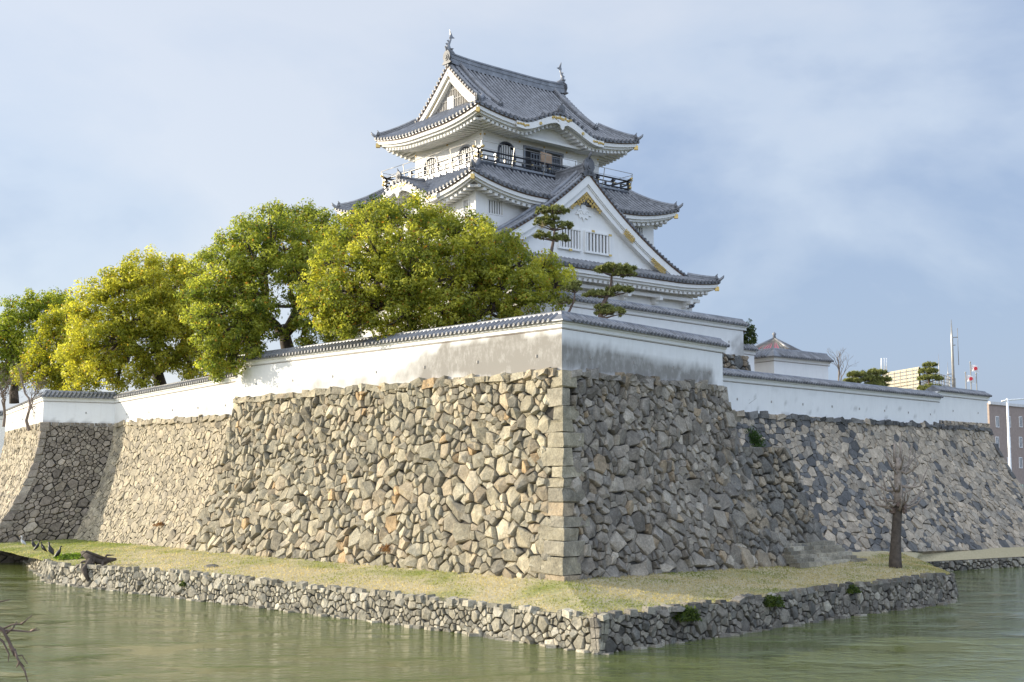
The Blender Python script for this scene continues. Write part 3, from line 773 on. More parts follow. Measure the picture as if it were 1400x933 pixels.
# ------------------------------------------------------------------ plaster walls with tiled caps
def plaster_wall(name, label, segs, zb, zc, cap_w=0.5, stain=None, tile='roof_tile', over=0.0, group=None, ends=(True, True), rise=0.30, wall_t=0.5):
    """segs: plan points seen left to right from outside; zb, zc per point = foot and underside of the cap.
    parts: wall_panel, tile_cap, eave_step"""
    base = at_z(segs[0], zb[0]); rt = empty(name, base)
    tag(rt, label, 'plaster wall', group=group)
    n = len(segs)
    def nrm(i):
        d = (segs[i + 1] - segs[i]).normalized(); return V(d.y, -d.x, 0)
    offs = []
    for i in range(n):
        if i == 0: m_ = nrm(0)
        elif i == n - 1: m_ = nrm(n - 2)
        else:
            a, b = nrm(i - 1), nrm(i); m_ = (a + b); m_ = m_ / max(.3, m_.dot(a))
        offs.append(m_)
    for i in range(n - 1):
        mb = MB(); L = (segs[i + 1] - segs[i]).length; nu = max(2, int(L / .22)); nv = 9; vs = []; cs = []; fs = []
        for j in range(nv + 1):
            for k in range(nu + 1):
                t = k / nu; p = L2(segs[i], segs[i + 1], t); a = zb[i] + (zb[i + 1] - zb[i]) * t; c_ = zc[i] + (zc[i + 1] - zc[i]) * t
                z = a + (c_ - a) * j / nv
                q = p; vs.append((q.x, q.y, z)); s = stain(i, t, j / nv, L) if stain else 0; cs.append((s, s, s, 1))
        for j in range(nv):
            for k in range(nu):
                a = j * (nu + 1) + k; fs.append((a, a + 1, a + nu + 2, a + nu + 1))
        mb.add(vs, fs, 'stained_plaster' if stain else 'plaster', False, cs)
        # back and ends
        B0, B1 = segs[i] - offs[i] * wall_t, segs[i + 1] - offs[i + 1] * wall_t
        mb.add([at_z(B0, zb[i]), at_z(B1, zb[i + 1]), at_z(B1, zc[i + 1]), at_z(B0, zc[i])], [(3, 2, 1, 0)], 'plaster')
        if i == 0: mb.add([at_z(B0, zb[0]), at_z(segs[0], zb[0]), at_z(segs[0], zc[0]), at_z(B0, zc[0])], [(0, 1, 2, 3)], 'plaster')
        if i == n - 2: mb.add([at_z(segs[-1], zb[-1]), at_z(B1, zb[-1]), at_z(B1, zc[-1]), at_z(segs[-1], zc[-1])], [(0, 1, 2, 3)], 'plaster')
        part(mb, 'wall_panel', rt, True)
    # section of the eave step and cap, swept with mitres.  lateral +: outwards
    def run(prof, mat, nm, mb=None, do=True):
        mb = mb or MB(); rows = []
        for i in range(n):
            p = segs[i] - offs[i] * wall_t / 2
            if i == 0: p = p - (segs[1] - segs[0]).normalized() * over * (1 if ends[0] else 0)
            if i == n - 1: p = p + (segs[-1] - segs[-2]).normalized() * over * (1 if ends[1] else 0)
            rows.append([V(p.x, p.y, zc[i]) + offs[i] * a + V(0, 0, b) for a, b in prof])
        m_ = len(prof); vs = [q for r in rows for q in r]; fs = []
        for i in range(n - 1):
            for j in range(m_):
                a = i * m_ + j; b = i * m_ + (j + 1) % m_; fs.append((b, a, a + m_, b + m_))
        fs += [tuple(range(m_)), tuple((n - 1) * m_ + j for j in range(m_))[::-1]]
        mb.add(vs, fs, mat)
        return mb
    h = wall_t / 2
    mb = run([(-h - .05, -.16), (h + .05, -.16), (h + .05, -.015), (h + .12, .0), (h + .12, .07), (-h - .12, .07), (-h - .12, 0), (-h - .05, -.015)], 'plaster', 'eave_step')
    run([(-h - .018, -.215), (h + .018, -.215), (h + .018, -.195), (-h - .018, -.195)], 'brown_wood', '', mb)
    part(mb, 'eave_step', rt)
    cw = cap_w; mb = run([(-cw, .075), (cw, .075), (cw, .125), (.08, .12 + rise), (-.08, .12 + rise), (-cw, .125)], tile, 'tile_cap')
    arc = [(.10 * math.cos(a), .12 + rise + .02 + .10 * math.sin(a)) for a in [math.pi * q / 6 for q in range(7)]]
    run([(.11, .12 + rise - .05)] + arc + [(-.11, .12 + rise - .05)], tile, '', mb)
    for i in range(n - 1):
        A0 = segs[i] - offs[i] * h; A1 = segs[i + 1] - offs[i + 1] * h; d = A1 - A0; L = d.length; d.normalize(); nn = nrm(i); k = max(1, int(L / .28))
        e0_, e1_ = (over if i == 0 and ends[0] else 0), (over if i == n - 2 and ends[1] else 0)
        for j in range(k + 1):
            t = (j + .5) / (k + 1); p = A0 - d * e0_ + d * (L + e0_ + e1_) * t; z = zc[i] + (zc[i + 1] - zc[i]) * t
            for sd in (1, -1):
                mb.sweep([V(p.x, p.y, z) + nn * sd * (cw + .02) + V(0, 0, .135), V(p.x, p.y, z) + nn * sd * .06 + V(0, 0, .12 + rise)], [(.07, 0), (.05, .055), (0, .075), (-.05, .055), (-.07, 0)], tile)
                if sd == 1: mb.disc(V(p.x, p.y, z) + nn * cw + V(0, 0, .135), nn, .068, .06, 'ornament_tile', 8)
    part(mb, 'tile_cap', rt)
    mb = MB()
    for i in range(n - 1):                        # small drain / loop holes with iron stubs
        L = (segs[i + 1] - segs[i]).length; d = (segs[i + 1] - segs[i]).normalized(); k = int(L / 3.2)
        for j in range(k):
            t = (j + .6) / k; p = L2(segs[i], segs[i + 1], t); z = zb[i] + (zc[i] - zb[i]) * .45
            mb.box(at_z(p, z) + nrm(i) * .01, (.07, .05, .12), 'grey_wood', Matrix.Rotation(math.atan2(d.y, d.x), 3, 'Z'))
    if mb.v: part(mb, 'iron_stub', rt)
    return rt
def sm(a, b, x): t = min(1, max(0, (x - a) / (b - a))); return t * t * (3 - 2 * t)
def st_bastion(i, t, h, L):
    if i == 0:    # sunlit run, t 0 far left .. 1 corner
        n_ = noise.noise(Vector((t * 30, h * 1.2, 1.7))) * .20
        top_ = .34 + .50 * sm(.52, .74, t)
        s1 = sm(top_ + .10, top_ - .06, h + n_) * (.40 + .70 * sm(.50, .74, t))
        clear = sm(.30, .10, h + .12 * noise.noise(Vector((t * 22, 0, 4)))) * sm(.30, .5, noise.noise(Vector((t * 7, 3, 3))) + .55)
        return (s1 + .35 * sm(.42, .12, h + 1.6 * n_)) * sm(.02, .22, t) * (1 - .6 * clear)
    n_ = noise.noise(Vector((t * 14, h * 2, 5.7))) * .10 + noise.noise(Vector((t * 45, h * 5, 2))) * .07
    lo = .35 + .65 * sm(.08, .24, h + n_ + .10 * t); hi = sm(.84 - .22 * t, .56 - .22 * t, h + n_)
    return 1.12 * lo * hi * sm(1.0, .86, t + n_) * (1 - .3 * noise.noise(Vector((t * 34, h * 6, 3))))
plaster_wall('plaster_wall', 'nearest white plaster wall turning the corner on the bastion, grey mould stains below', [at_z(Lb_ + nL * -.10, 0), at_z(A_, 0) - (nL + nR) * .10, at_z(Rb_ - nR * .10, 0)],
             [ST - .32] * 3, [capZ] * 3, stain=st_bastion, over=.25)
def st_w2(i, t, h, L): return .55 * sm(.55, .15, h + .3 * noise.noise(Vector((t * 18, h, 2)))) * (.4 + .6 * sm(.2, .8, t))
c0 = onv(157, 547.5, W2a, W2a + W2d).z; c1 = Pd(318, 517.5, 65.03).z
plaster_wall('plaster_wall', 'sunlit white wall with cream tile cap above the pale fitted stones', [I_, W2a + V(.4, -.45, 0)], [W2z1 - .25, W2z0 - .25], [c0, c1], stain=st_w2, tile='old_tile', ends=(False, False), rise=.22, cap_w=.42)
plaster_wall('plaster_wall', 'cream shaded wall facing the camera with a black tile cap at far left', [O_, I_], [Oz - .2, W2z1 - .25], [capJ, c0 - .0], stain=lambda i, t, h, L: .8 * sm(.22, .08, h + .15 * noise.noise(Vector((t * 9, h, 6)))), ends=(False, False), cap_w=.55)
plaster_wall('plaster_wall', 'sunlit cream wall receding at the left edge of the picture', [X_, O_], [Oz - .2, Oz - .2], [capJ, capJ], stain=lambda i, t, h, L: .35 * sm(.9, .3, h + .3 * noise.noise(Vector((t * 9, h, 9)))), tile='old_tile', ends=(False, False), rise=.18, cap_w=.38)
XX1 = Pd(9, 570, X_.y + 1); XX0 = Pd(-60, 572, X_.y + 2)
plaster_wall('plaster_wall', 'small pale piece of wall cut off by the left edge behind the curved wall', [at_z(XX0, 0), at_z(XX1, 0)], [.3, .3], [XX1.z, XX1.z], ends=(False, False), cap_w=.4)
def st_far(i, t, h, L):
    q = noise.noise(Vector((t * 40, h * 6, 4)))
    return .5 * sm(.42, .5, q) * sm(.9, .5, h)
plaster_wall('plaster_wall', 'long clean white wall stretching away on the right above the patchwork stones', [Fw0 - dF * 1.5, e0], [SF - .2, SF - .2], [Fwz, Fwz], stain=st_far, over=.2, rise=.26)
s0_ = e0 - nF * .0 + dF * .02 - nF * .12; zc2 = Pd(1289, 536.5, e0.y).z
plaster_wall('plaster_wall', 'short higher end piece of the long white wall at right', [s0_, Fw2 - nF * .12], [SF + .1, SF + .1], [zc2, zc2], over=.3, ends=(False, True), rise=.26)
# upper wall behind the bastion
uB0 = Pd(771, 411, 58.0); uBz = uB0.z - .05; uB1 = Pz(1016, 447, uB0.z)
dU = (uB1 - uB0).normalized(); nU = V(dU.y, -dU.x, 0)
def st_up(i, t, h, L): return .75 * sm(.90, .98, t + .05 * noise.noise(Vector((t * 60, h * 4, 4)))) * sm(.75, .35, h + .3 * noise.noise(Vector((t * 30, h * 4, 7))))
zU = Pd(1020, 488, uB1.y).z
plaster_wall('plaster_wall', 'upper white wall between the bastion and the keep on a stone corner', [at_z(uB0 - dU * 3, 0), at_z(uB1, 0)], [zU] * 2, [uBz] * 2, stain=st_up, over=.25)
rt = empty('stone_wall', at_z(uB1, 9.3)); tag(rt, 'small stone corner showing under the upper white wall behind the bastion end', 'stone wall')
FU = Face(at_z(uB1 - dU * 5, zU + .05) + nU * .12, at_z(uB1, zU + .05) + nU * .12 + dU * .1, at_z(uB1 - dU * 5, 9) + nU * 1.1, at_z(uB1, 9) + nU * 1.1 + dU * 1.1, 1.2)
FU2 = Face(FU.P1, FU.P1 - nU * 8, FU.Q1, FU.Q1 - nU * 8, 1.2)
mb = MB(); stones(FU, .7, 120, palette([(.26, .21, .15), (.20, .19, .165), (.15, .15, .14)], [3, 2, 2]), mb=mb, rough=.08, tilt=.3); backing(mb, FU, .14); part(mb, 'front_face', rt, True)
mb = MB(); stones(FU2, .7, 121, pal_shade, mb=mb, rough=.08, tilt=.3); backing(mb, FU2, .14); part(mb, 'side_face', rt, True)
# terrace behind the upper wall
mb = MB(); prism(mb, [uB0 - dU * 3 - nU * .6, uB1 - nU * .6 - dU * .5, uB1 - nU * 25, uB0 - dU * 3 - nU * 25], 9, zU, 'soil'); o = mb.build('upper_terrace_ground'); o['kind'] = 'structure'
# low corner wall beyond, under the striped roof
c0_ = Pd(1029, 495, 84); c1_ = Pd(1058, 489.5, 82); c2_ = Pz(1132, 497, c1_.z)
plaster_wall('plaster_wall', 'white corner wall below the red striped roof behind the long wall', [at_z(c0_, 0), at_z(c1_, 0), at_z(c2_, 0)], [9.3] * 3, [c1_.z] * 3, over=.2, cap_w=.62, rise=.5)
# ------------------------------------------------------------------ castle keep (local x along the shaded front, y back along the sunlit side)
KX, KY = 9.6, 6.84
keep = empty('castle_keep', (-1.75, 70.0, 0), R(40.15))
tag(keep, 'tall white three-storey Japanese castle keep with layered grey tiled roofs', 'castle')
def kadd(mb, name, parent=None, label=None):
    o = mb.build(name, parent or keep)
    if label: o['label'] = label
    return o
def bell(x):
    x = abs(x)
    return 0.0 if x >= 1 else (0.5 * (1 + math.cos(math.pi * x))) ** 0.9

class Roof:
    NR = [V(0, -1, 0), V(1, 0, 0), V(0, 1, 0), V(-1, 0, 0)]
    def __init__(s, c, hx, hy, z0, prof, lift, cl, dl, kara={}):
        s.c = V(c[0], c[1], 0); s.hx, s.hy, s.z0, s.prof, s.lift, s.cl, s.dl, s.kara = hx, hy, z0, prof, lift, cl, dl, kara
    def dims(s, k): return (s.hy, s.hx) if k % 2 == 0 else (s.hx, s.hy)     # (R to the eave, S half length)
    def z(s, k, u, d):
        Rr, S = s.dims(k); c = max(0, S - abs(u)); dd = max(0, d)
        z = s.z0 + s.prof(dd) + s.lift * max(0, 1 - c / s.cl) ** 2 * max(0, 1 - dd / s.dl)
        if k in s.kara:
            u0, w, h = s.kara[k]
            zk = s.z0 + h * bell((u - u0) / w) + .0
            if abs(u - u0) < w: z = max(z, zk)
        return z
    def p(s, k, u, d, dz=0.0):
        n = s.NR[k]; e = V(-n.y, n.x, 0); Rr, S = s.dims(k)
        q = s.c + n * (Rr - d) + e * u; q.z = s.z(k, u, d) + dz; return q
    def ep(s, k, u, inset, dz):            # point under the eave, mitred at corners, following the eave curve
        n = s.NR[k]; e = V(-n.y, n.x, 0); Rr, S = s.dims(k)
        q = s.c + n * (Rr - inset) + e * (u * (S - inset) / S); q.z = s.z(k, u, 0) + dz; return q

def tiles(rf, mb, k, u0, u1, dfn, step=0.335, rad=0.095, mat='roof_tile', nd=9, ends=True):
    """one roof slope: pan surface, round tile rows and eave end tiles"""
    n = max(2, int((u1 - u0) / .25)); cols = []
    for i in range(n + 1):
        u = u0 + (u1 - u0) * i / n; D = dfn(u); cols.append([rf.p(k, u, D * j / nd) for j in range(nd + 1)])
    vs = [q for c_ in cols for q in c_]; m_ = nd + 1
    fs = [(i * m_ + j, (i + 1) * m_ + j, (i + 1) * m_ + j + 1, i * m_ + j + 1) for i in range(n) for j in range(nd)]
    mb.add(vs, fs, 'pan_tile')
    if ends:   # edge of the pan tiles
        nn = rf.NR[k]
        a = [rf.p(k, u0 + (u1 - u0) * i / n, 0) for i in range(n + 1)]
        vs = [q for q in a] + [q - V(0, 0, .09) for q in a] + [q - V(0, 0, .09) - nn * .3 for q in a]; m_ = n + 1
        mb.add(vs, [(i + m_ * j, i + m_ * (j + 1), i + 1 + m_ * (j + 1), i + 1 + m_ * j) for i in range(n) for j in range(2)], mat)
    cnt = int((u1 - u0) / step)
    for i in range(cnt):
        u = u0 + (u1 - u0) * (i + .5) / cnt; D = dfn(u)
        if D < .15: continue
        path = [rf.p(k, u, D * j / nd) for j in range(nd + 1)]
        path[0] = path[0] + rf.NR[k] * .05
        mb.sweep(path, [(rad, -.02), (rad * .8, .09), (0, .14), (-rad * .8, .09), (-rad, -.02)], mat, closed=True, ends=False)
        if ends: mb.disc(path[0] + V(0, 0, .012), rf.NR[k], .092, .05, 'ornament_tile', 9)

def under_eave(rf, sides, over, name_parent, mbW, mbB, raft=True, scallop=True, sp=.36, drop=0.0):
    for k in sides:
        Rr, S = rf.dims(k); n = int(2 * S / .22)
        us = [-S + 2 * S * i / n for i in range(n + 1)]
        def strip(mb, prof, mat):
            vs = [rf.ep(k, u, a, b) for u in us for a, b in prof]; m_ = len(prof)
            mb.add(vs, [(i * m_ + j, i * m_ + j + 1, (i + 1) * m_ + j + 1, (i + 1) * m_ + j) for i in range(n) for j in range(m_ - 1)], mat)
        strip(mbB, [(.05, -.06), (.05, -.14), (.2, -.14)], 'brown_wood')
        strip(mbW, [(.10, -.12), (.10, -.36), (.24, -.37), (.24, -.50), (.42, -.50), (.42, -.58), (over + .05, -.46 - drop)], 'plaster')
        if raft:
            cnt = int(2 * (S - .5) / sp)
            for i in range(cnt + 1):
                u = -(S - .45) + 2 * (S - .45) * i / cnt
                a = rf.ep(k, u, .40, -.66); b = rf.ep(k, u * 1.0, over + .05, -.54 - drop)
                # keep rafters at right angles to the eave
                nn = rf.NR[k]; e = V(-nn.y, nn.x, 0); al = (a - rf.c).dot(e); b = b + e * (al - (b - rf.c).dot(e))
                if abs((b - rf.c).dot(e)) > S - .42 : continue
                mbW.bar(a, b, sp * .52, .15, 'plaster')
def ridge(mb, path, w, h, mat='roof_tile', cap=.11, layers=True):
    prof = [(w / 2, -.1), (w / 2, h * .35), (w / 2 + .03, h * .35), (w / 2 + .03, h * .42), (w / 2 - .02, h * .42), (w / 2 - .02, h * .75), (w / 2 + .02, h * .76), (w / 2 + .02, h * .84), (cap, h * .86)]
    arc = [(cap * math.cos(a), h * .86 + cap * math.sin(a)) for a in [math.pi * q / 6 for q in range(1, 6)]]
    mb.sweep(path, prof + arc + [(-a, b) for a, b in prof[::-1]], mat)
def oni(mb, c, n, s, mat='ornament_tile'):
    """ridge-end ogre tile: shaped plate with boss and horn"""
    n = Vector(n).normalized(); x = n.cross(UP).normalized() * s; y = UP * s
    o2 = [(-.55, -.45), (-.30, -.25), (-.42, 0), (-.36, .3), (-.16, .5), (0, .56), (.16, .5), (.36, .3), (.42, 0), (.30, -.25), (.55, -.45), (.3, -.5), (-.3, -.5)]
    mb.plate(o2, Vector(c) - n * .06, x, y, n, .14, mat)
    mb.disc(Vector(c) + n * .07, n, .26 * s, .05, mat, 14); mb.disc(Vector(c) + n * .11, n, .14 * s, .05, mat, 12)
    mb.tube([Vector(c) + y * .45, Vector(c) + y * .62 + n * .08 * s, Vector(c) + y * .8 + n * .22 * s], [.09 * s, .08 * s, .05 * s], mat, 7)
def hip_ridge(rf, mb, k, D, s0=.0, w=.24, h=.26):
    Rr, S = rf.dims(k); pts = [rf.p(k, S - d, d, .02) for d in [D * j / 8 for j in range(9)]][::-1]
    dv = (pts[-1] - pts[-2]).normalized()
    main = pts[:-1] + [pts[-1] - dv * .25 + V(0, 0, .02)]
    ridge(mb, main, w, h); e = main[-1]; hd = V(dv.x, dv.y, 0).normalized()
    oni(mb, e + V(0, 0, h * .5), hd, .42)
    # upturned tip
    mb.tube([e + V(0, 0, .05), e + hd * .25 + V(0, 0, .10), e + hd * .42 + V(0, 0, .24), e + hd * .48 + V(0, 0, .36)], [.11, .1, .08, .03], 'roof_tile', 8)
def verge(rf, mb, mbW, pl, ur, D0, D1, k_pair, depth_b=.42, gold=None, scal=1.0, drop=0.0):
    """barge boards and verge tiles down both slopes of a gable. pl: sign of u on first long side"""
    pass

def gable(rf, axis, end_sign, dg, Rl, gw_in, mat_wall, board=.42, mbT=None, mbW=None, mbG=None, dstart=None):
    """gable at the end of an irimoya roof.  returns pts of verge curve on both slopes (from foot to apex)"""
    # long sides: for axis 'x' sides 0 and 2, for axis 'y' sides 1 and 3
    ks = (0, 2) if axis == 'x' else (1, 3)
    out = []
    for k in ks:
        n = rf.NR[k]; e = V(-n.y, n.x, 0); Rr, S = rf.dims(k)
        ax = V(1, 0, 0) if axis == 'x' else V(0, 1, 0)
        sg = 1 if e.dot(ax) * end_sign > 0 else -1
        u = sg * (S - dg)
        ds = dg if dstart is None else dstart
        out.append([rf.p(k, u, ds + (Rl - ds) * j / 14) for j in range(15)])
    nrm = (V(1, 0, 0) if axis == 'x' else V(0, 1, 0)) * end_sign
    A, B = out
    apex = (A[-1] + B[-1]) / 2
    for C_ in (A, B):
        # verge tiles: a roll along the edge plus short crosswise tiles showing their round ends
        mbT.tube([q + V(0, 0, .07) - nrm * .10 for q in C_], .10, 'roof_tile', 7)
        mbT.tube([q + V(0, 0, .07) - nrm * .62 for q in C_], .10, 'roof_tile', 7)
        L = sum((C_[i + 1] - C_[i]).length for i in range(14)); cnt = int(L / .30); seg = [0]
        for i in range(14): seg.append(seg[-1] + (C_[i + 1] - C_[i]).length)
        for j in range(cnt):
            t = (j + .5) / cnt * L; i = max(q for q in range(14) if seg[q] <= t); q = L2(C_[i], C_[i + 1], (t - seg[i]) / (seg[i + 1] - seg[i]))
            mbT.tube([q - nrm * .45 + V(0, 0, .04), q + nrm * .10 + V(0, 0, .0)], .085, 'ornament_tile', 7)
            mbT.disc(q + nrm * .10, nrm, .085, .04, 'ornament_tile', 9)
        # boards below: brown line, wide white board, inner stepped moulding
        for (o0, o1, z0_, z1_, mt) in ((-.50, .07, -.13, -.06, 'brown_wood'), (-.45, .03, -.13 - board, -.13, 'plaster'), (-.45, -.10, -.13 - board * 1.75, -.13 - board, 'plaster'), (-.45, -.04, -.13 - board * 1.15, -.13 - board, 'plaster')):
            vs = []; sgn = 1
            for i, q in enumerate(C_):
                # offset perpendicular to the curve in the gable plane
                t = (C_[min(i + 1, 14)] - C_[max(i - 1, 0)]).normalized(); pn = t.cross(nrm).normalized(); pn = pn if pn.z > 0 else -pn
                if i == 14: pn = UP * (1 / max(.55, abs(pn.z)))
                for o_, zz in ((o0, z0_), (o1, z0_), (o1, z1_), (o0, z1_)):
                    r_ = q + nrm * o_ + pn * zz
                    vs.append(r_)
            fs = [(i * 4 + j, i * 4 + (j + 1) % 4, (i + 1) * 4 + (j + 1) % 4, (i + 1) * 4 + j) for i in range(14) for j in range(4)] + [(0, 1, 2, 3)]
            (mbW if mt != 'x' else mbW).add(vs, fs, mt)
    # tympanum wall
    C0 = A + B[::-1][1:]
    w = [q - nrm * gw_in - V(0, 0, .2) for q in C0]
    lo0, lo1 = w[0] - V(0, 0, .5), w[-1] - V(0, 0, .5)
    # triangulated as vertical strips
    vs = []; fs = []
    for q in w: vs += [q, V(q.x, q.y, lo0.z)]
    for i in range(len(w) - 1): fs.append((2 * i + 1, 2 * i + 3, 2 * i + 2, 2 * i))
    mbG.add(vs, fs, mat_wall)
    return A, B, apex, nrm

def curl(mb, o, x, y, r, turns, hand, mat, th=.035):
    pts = []; n = int(10 * turns) + 4
    for i in range(n + 1):
        a = turns * 2 * math.pi * i / n; rr = r * (1 - .78 * i / n)
        pts.append(o + x * (hand * (rr * math.cos(a) - r)) + y * rr * math.sin(a))
    mb.tube(pts, [th * (1 - .4 * i / n) for i in range(n + 1)], mat, 5)
def filigree(mb, pts, o, x, y, nrm, r=.14, mat='gold', seed=1):
    g = random.Random(seed)
    for (a, b) in pts:
        hd = g.choice((1, -1)); rr = r * g.uniform(.75, 1.15); c = o + x * a + y * b + nrm * .05
        an = g.uniform(0, 6.28); xx = x * math.cos(an) + y * math.sin(an); yy = y * math.cos(an) - x * math.sin(an)
        curl(mb, c + xx * rr * hd, xx, yy, rr, 1.35, hd, mat, .032)
        mb.disc(c + nrm * -.01, nrm, rr * .32, .05, mat, 7)

def wall_holes(mb, O, e, n, L, z0, z1, holes, depth=.14, mat='plaster', inside='dark_inside', fmat=None):
    """wall face from O along e (length L), outward n; holes = (u0,u1,za,zb)"""
    us = sorted({0, L} | {h[0] for h in holes} | {h[1] for h in holes}); zs = sorted({z0, z1} | {h[2] for h in holes} | {h[3] for h in holes})
    P = lambda u, z, d=0: O + e * u - n * d + V(0, 0, z)
    for i in range(len(us) - 1):
        for j in range(len(zs) - 1):
            um, zm = (us[i] + us[i + 1]) / 2, (zs[j] + zs[j + 1]) / 2
            if any(h[0] < um < h[1] and h[2] < zm < h[3] for h in holes): continue
            mb.add([P(us[i], zs[j]), P(us[i + 1], zs[j]), P(us[i + 1], zs[j + 1]), P(us[i], zs[j + 1])], [(0, 1, 2, 3)], mat)
    for (a, b, c_, d_) in holes:
        q = [(a, c_), (b, c_), (b, d_), (a, d_)]
        mb.add([P(*t) for t in q] + [P(*t, depth) for t in q], [(i, (i + 1) % 4, 4 + (i + 1) % 4, 4 + i) for i in range(4)], fmat or mat)
        mb.add([P(*t, depth) for t in q], [(0, 1, 2, 3)], inside)
def lattice(parent, O, e, n, a, b, z0, z1, bars, frame=.06, fm='plaster', bm='plaster', gold=False):
    """white-barred window set in a recess: > bars"""
    fr = MB(); P = lambda u, z, d=0: O + e * u + n * d + V(0, 0, z); rot = Matrix((e, -n, UP)).transposed()
    for (u0, u1, za, zb) in ((a - frame, b + frame, z1, z1 + frame), (a - frame, b + frame, z0 - frame, z0), (a - frame, a, z0, z1), (b, b + frame, z0, z1)):
        fr.box(P((u0 + u1) / 2, (za + zb) / 2, .012), (u1 - u0, .05, zb - za), fm, rot)
    w = kadd(fr, 'window'); bb = MB()
    for i in range(bars):
        u = a + (b - a) * (i + .5) / bars; bb.box(P(u, (z0 + z1) / 2, -.06), ((b - a) / bars * .48, .07, z1 - z0 - .01), bm, rot)
    kadd(bb, 'window_bars', w)
    if gold:
        gm = MB()
        for (u, z) in gold: gm.box(P(u, z, .05), (.2, .03, .1), 'gold', rot)
        kadd(gm, 'gilt_fitting', w)
    return w

def storey(m, z0, z1, holes0, holes3, name='storey_wall', label=None):
    mb = MB()
    x0, x1, y0, y1 = -m, KX + m, -m, KY + m
    wall_holes(mb, V(x0, y0, 0), V(1, 0, 0), V(0, -1, 0), x1 - x0, z0, z1, [(a - x0, b - x0, c_, d) for a, b, c_, d in holes0])
    wall_holes(mb, V(x1, y0, 0), V(0, 1, 0), V(1, 0, 0), y1 - y0, z0, z1, [])
    wall_holes(mb, V(x1, y1, 0), V(-1, 0, 0), V(0, 1, 0), x1 - x0, z0, z1, [])
    wall_holes(mb, V(x0, y1, 0), V(0, -1, 0), V(-1, 0, 0), y1 - y0, z0, z1, [(y1 - b, y1 - a, c_, d) for a, b, c_, d in holes3])
    return kadd(mb, name, None, label)
cx, cy = KX / 2, KY / 2
# storeys
arch0 = [(1.28, 2.40, 24.75, 26.02)]; doors = [(3.30, 4.66, 24.3, 25.98), (5.06, 6.36, 24.3, 25.98)]
arch3 = [(1.05, 2.30, 24.75, 25.86), (4.50, 5.78, 24.75, 25.86)]
storey(0, 23.6, 27.45, arch0 + doors, arch3)
w2 = (-1.58, -.50, 20.85, 21.62); w2b = (9.75, 11.0, 20.85, 21.62); w2c = (5.9, 7.3, 20.85, 21.62)
l2 = (-1.83, -1.38, 20.95, 21.58)
storey(2.45, 17.5, 22.95, [w2, w2b], [l2, (0.2, 1.2, 20.9, 21.6)])
storey(3.9, 9.5, 17.95, [], [])
E_ = V(1, 0, 0); N0 = V(0, -1, 0)
lattice(keep, V(0, -2.45, 0), E_, N0, *w2, 6); lattice(keep, V(0, -2.45, 0), E_, N0, *w2b, 6)
E3 = V(0, 1, 0); N3 = V(-1, 0, 0)
lattice(keep, V(-2.45, 0, 0), E3, N3, *l2, 3); lattice(keep, V(-2.45, 0, 0), E3, N3, .2, 1.2, 20.9, 21.6, 5)

# arched (katomado) windows
def arched(O, e, n, a, b, z0, z1, frame_mat):
    P = lambda u, z, d=0: O + e * u + n * d + V(0, 0, z)
    c_ = (a + b) / 2; w = (b - a) / 2
    inner = [(a + .02, z0)]; outer = [(a - .14, z0)]
    for i in range(13):
        t = math.pi * i / 12; k = abs(math.cos(t)); ss = math.sin(t)
        inner.append((c_ - math.cos(t) * w * (.98), z1 - .62 + .56 * ss ** .75)); outer.append((c_ - math.cos(t) * (w + .12), z1 - .62 + .68 * ss ** .75))
    inner.append((b - .02, z0)); outer.append((b + .14, z0))
    fr = MB(); m_ = len(inner)
    vs = [P(u, z, .045) for u, z in inner] + [P(u, z, .045) for u, z in outer] + [P(u, z, -.0) for u, z in outer] + [P(u, z, -.12) for u, z in inner]
    fs = []
    for i in range(m_ - 1): fs += [(i, i + 1, m_ + i + 1, m_ + i), (m_ + i, m_ + i + 1, 2 * m_ + i + 1, 2 * m_ + i), (i + 1, i, 3 * m_ + i, 3 * m_ + i + 1)]
    fr.add(vs, fs, frame_mat)
    # spandrels closing the rectangular recess above the arch
    sp_ = [(u, z) for u, z in inner]
    vs = []; 
    for u, z in sp_[1:-1]: vs += [P(u, z, .01), P(u, z1 + .01, .01)]
    fr.add(vs, [(2 * i, 2 * i + 2, 2 * i + 3, 2 * i + 1) for i in range(len(vs) // 2 - 1)], 'plaster')
    w_ = kadd(fr, 'arched_window'); bb = MB(); rot = Matrix((e, -n, UP)).transposed()
    for i in range(6):
        t = (i + .5) / 6; u = a + (b - a) * t; zt = z1 - .64 + .5 * math.sqrt(max(0, 1 - (2 * t - 1) ** 2)); bb.box(P(u, (z0 + zt) / 2, -.05), ((b - a) / 6 * .45, .06, zt - z0), 'plaster', rot)
    kadd(bb, 'window_bars', w_)
arched(V(0, 0, 0), E_, N0, *arch0[0], 'black_lacquer')
for a in arch3: arched(V(0, 0, 0), E3, N3, *a, 'frame_grey')
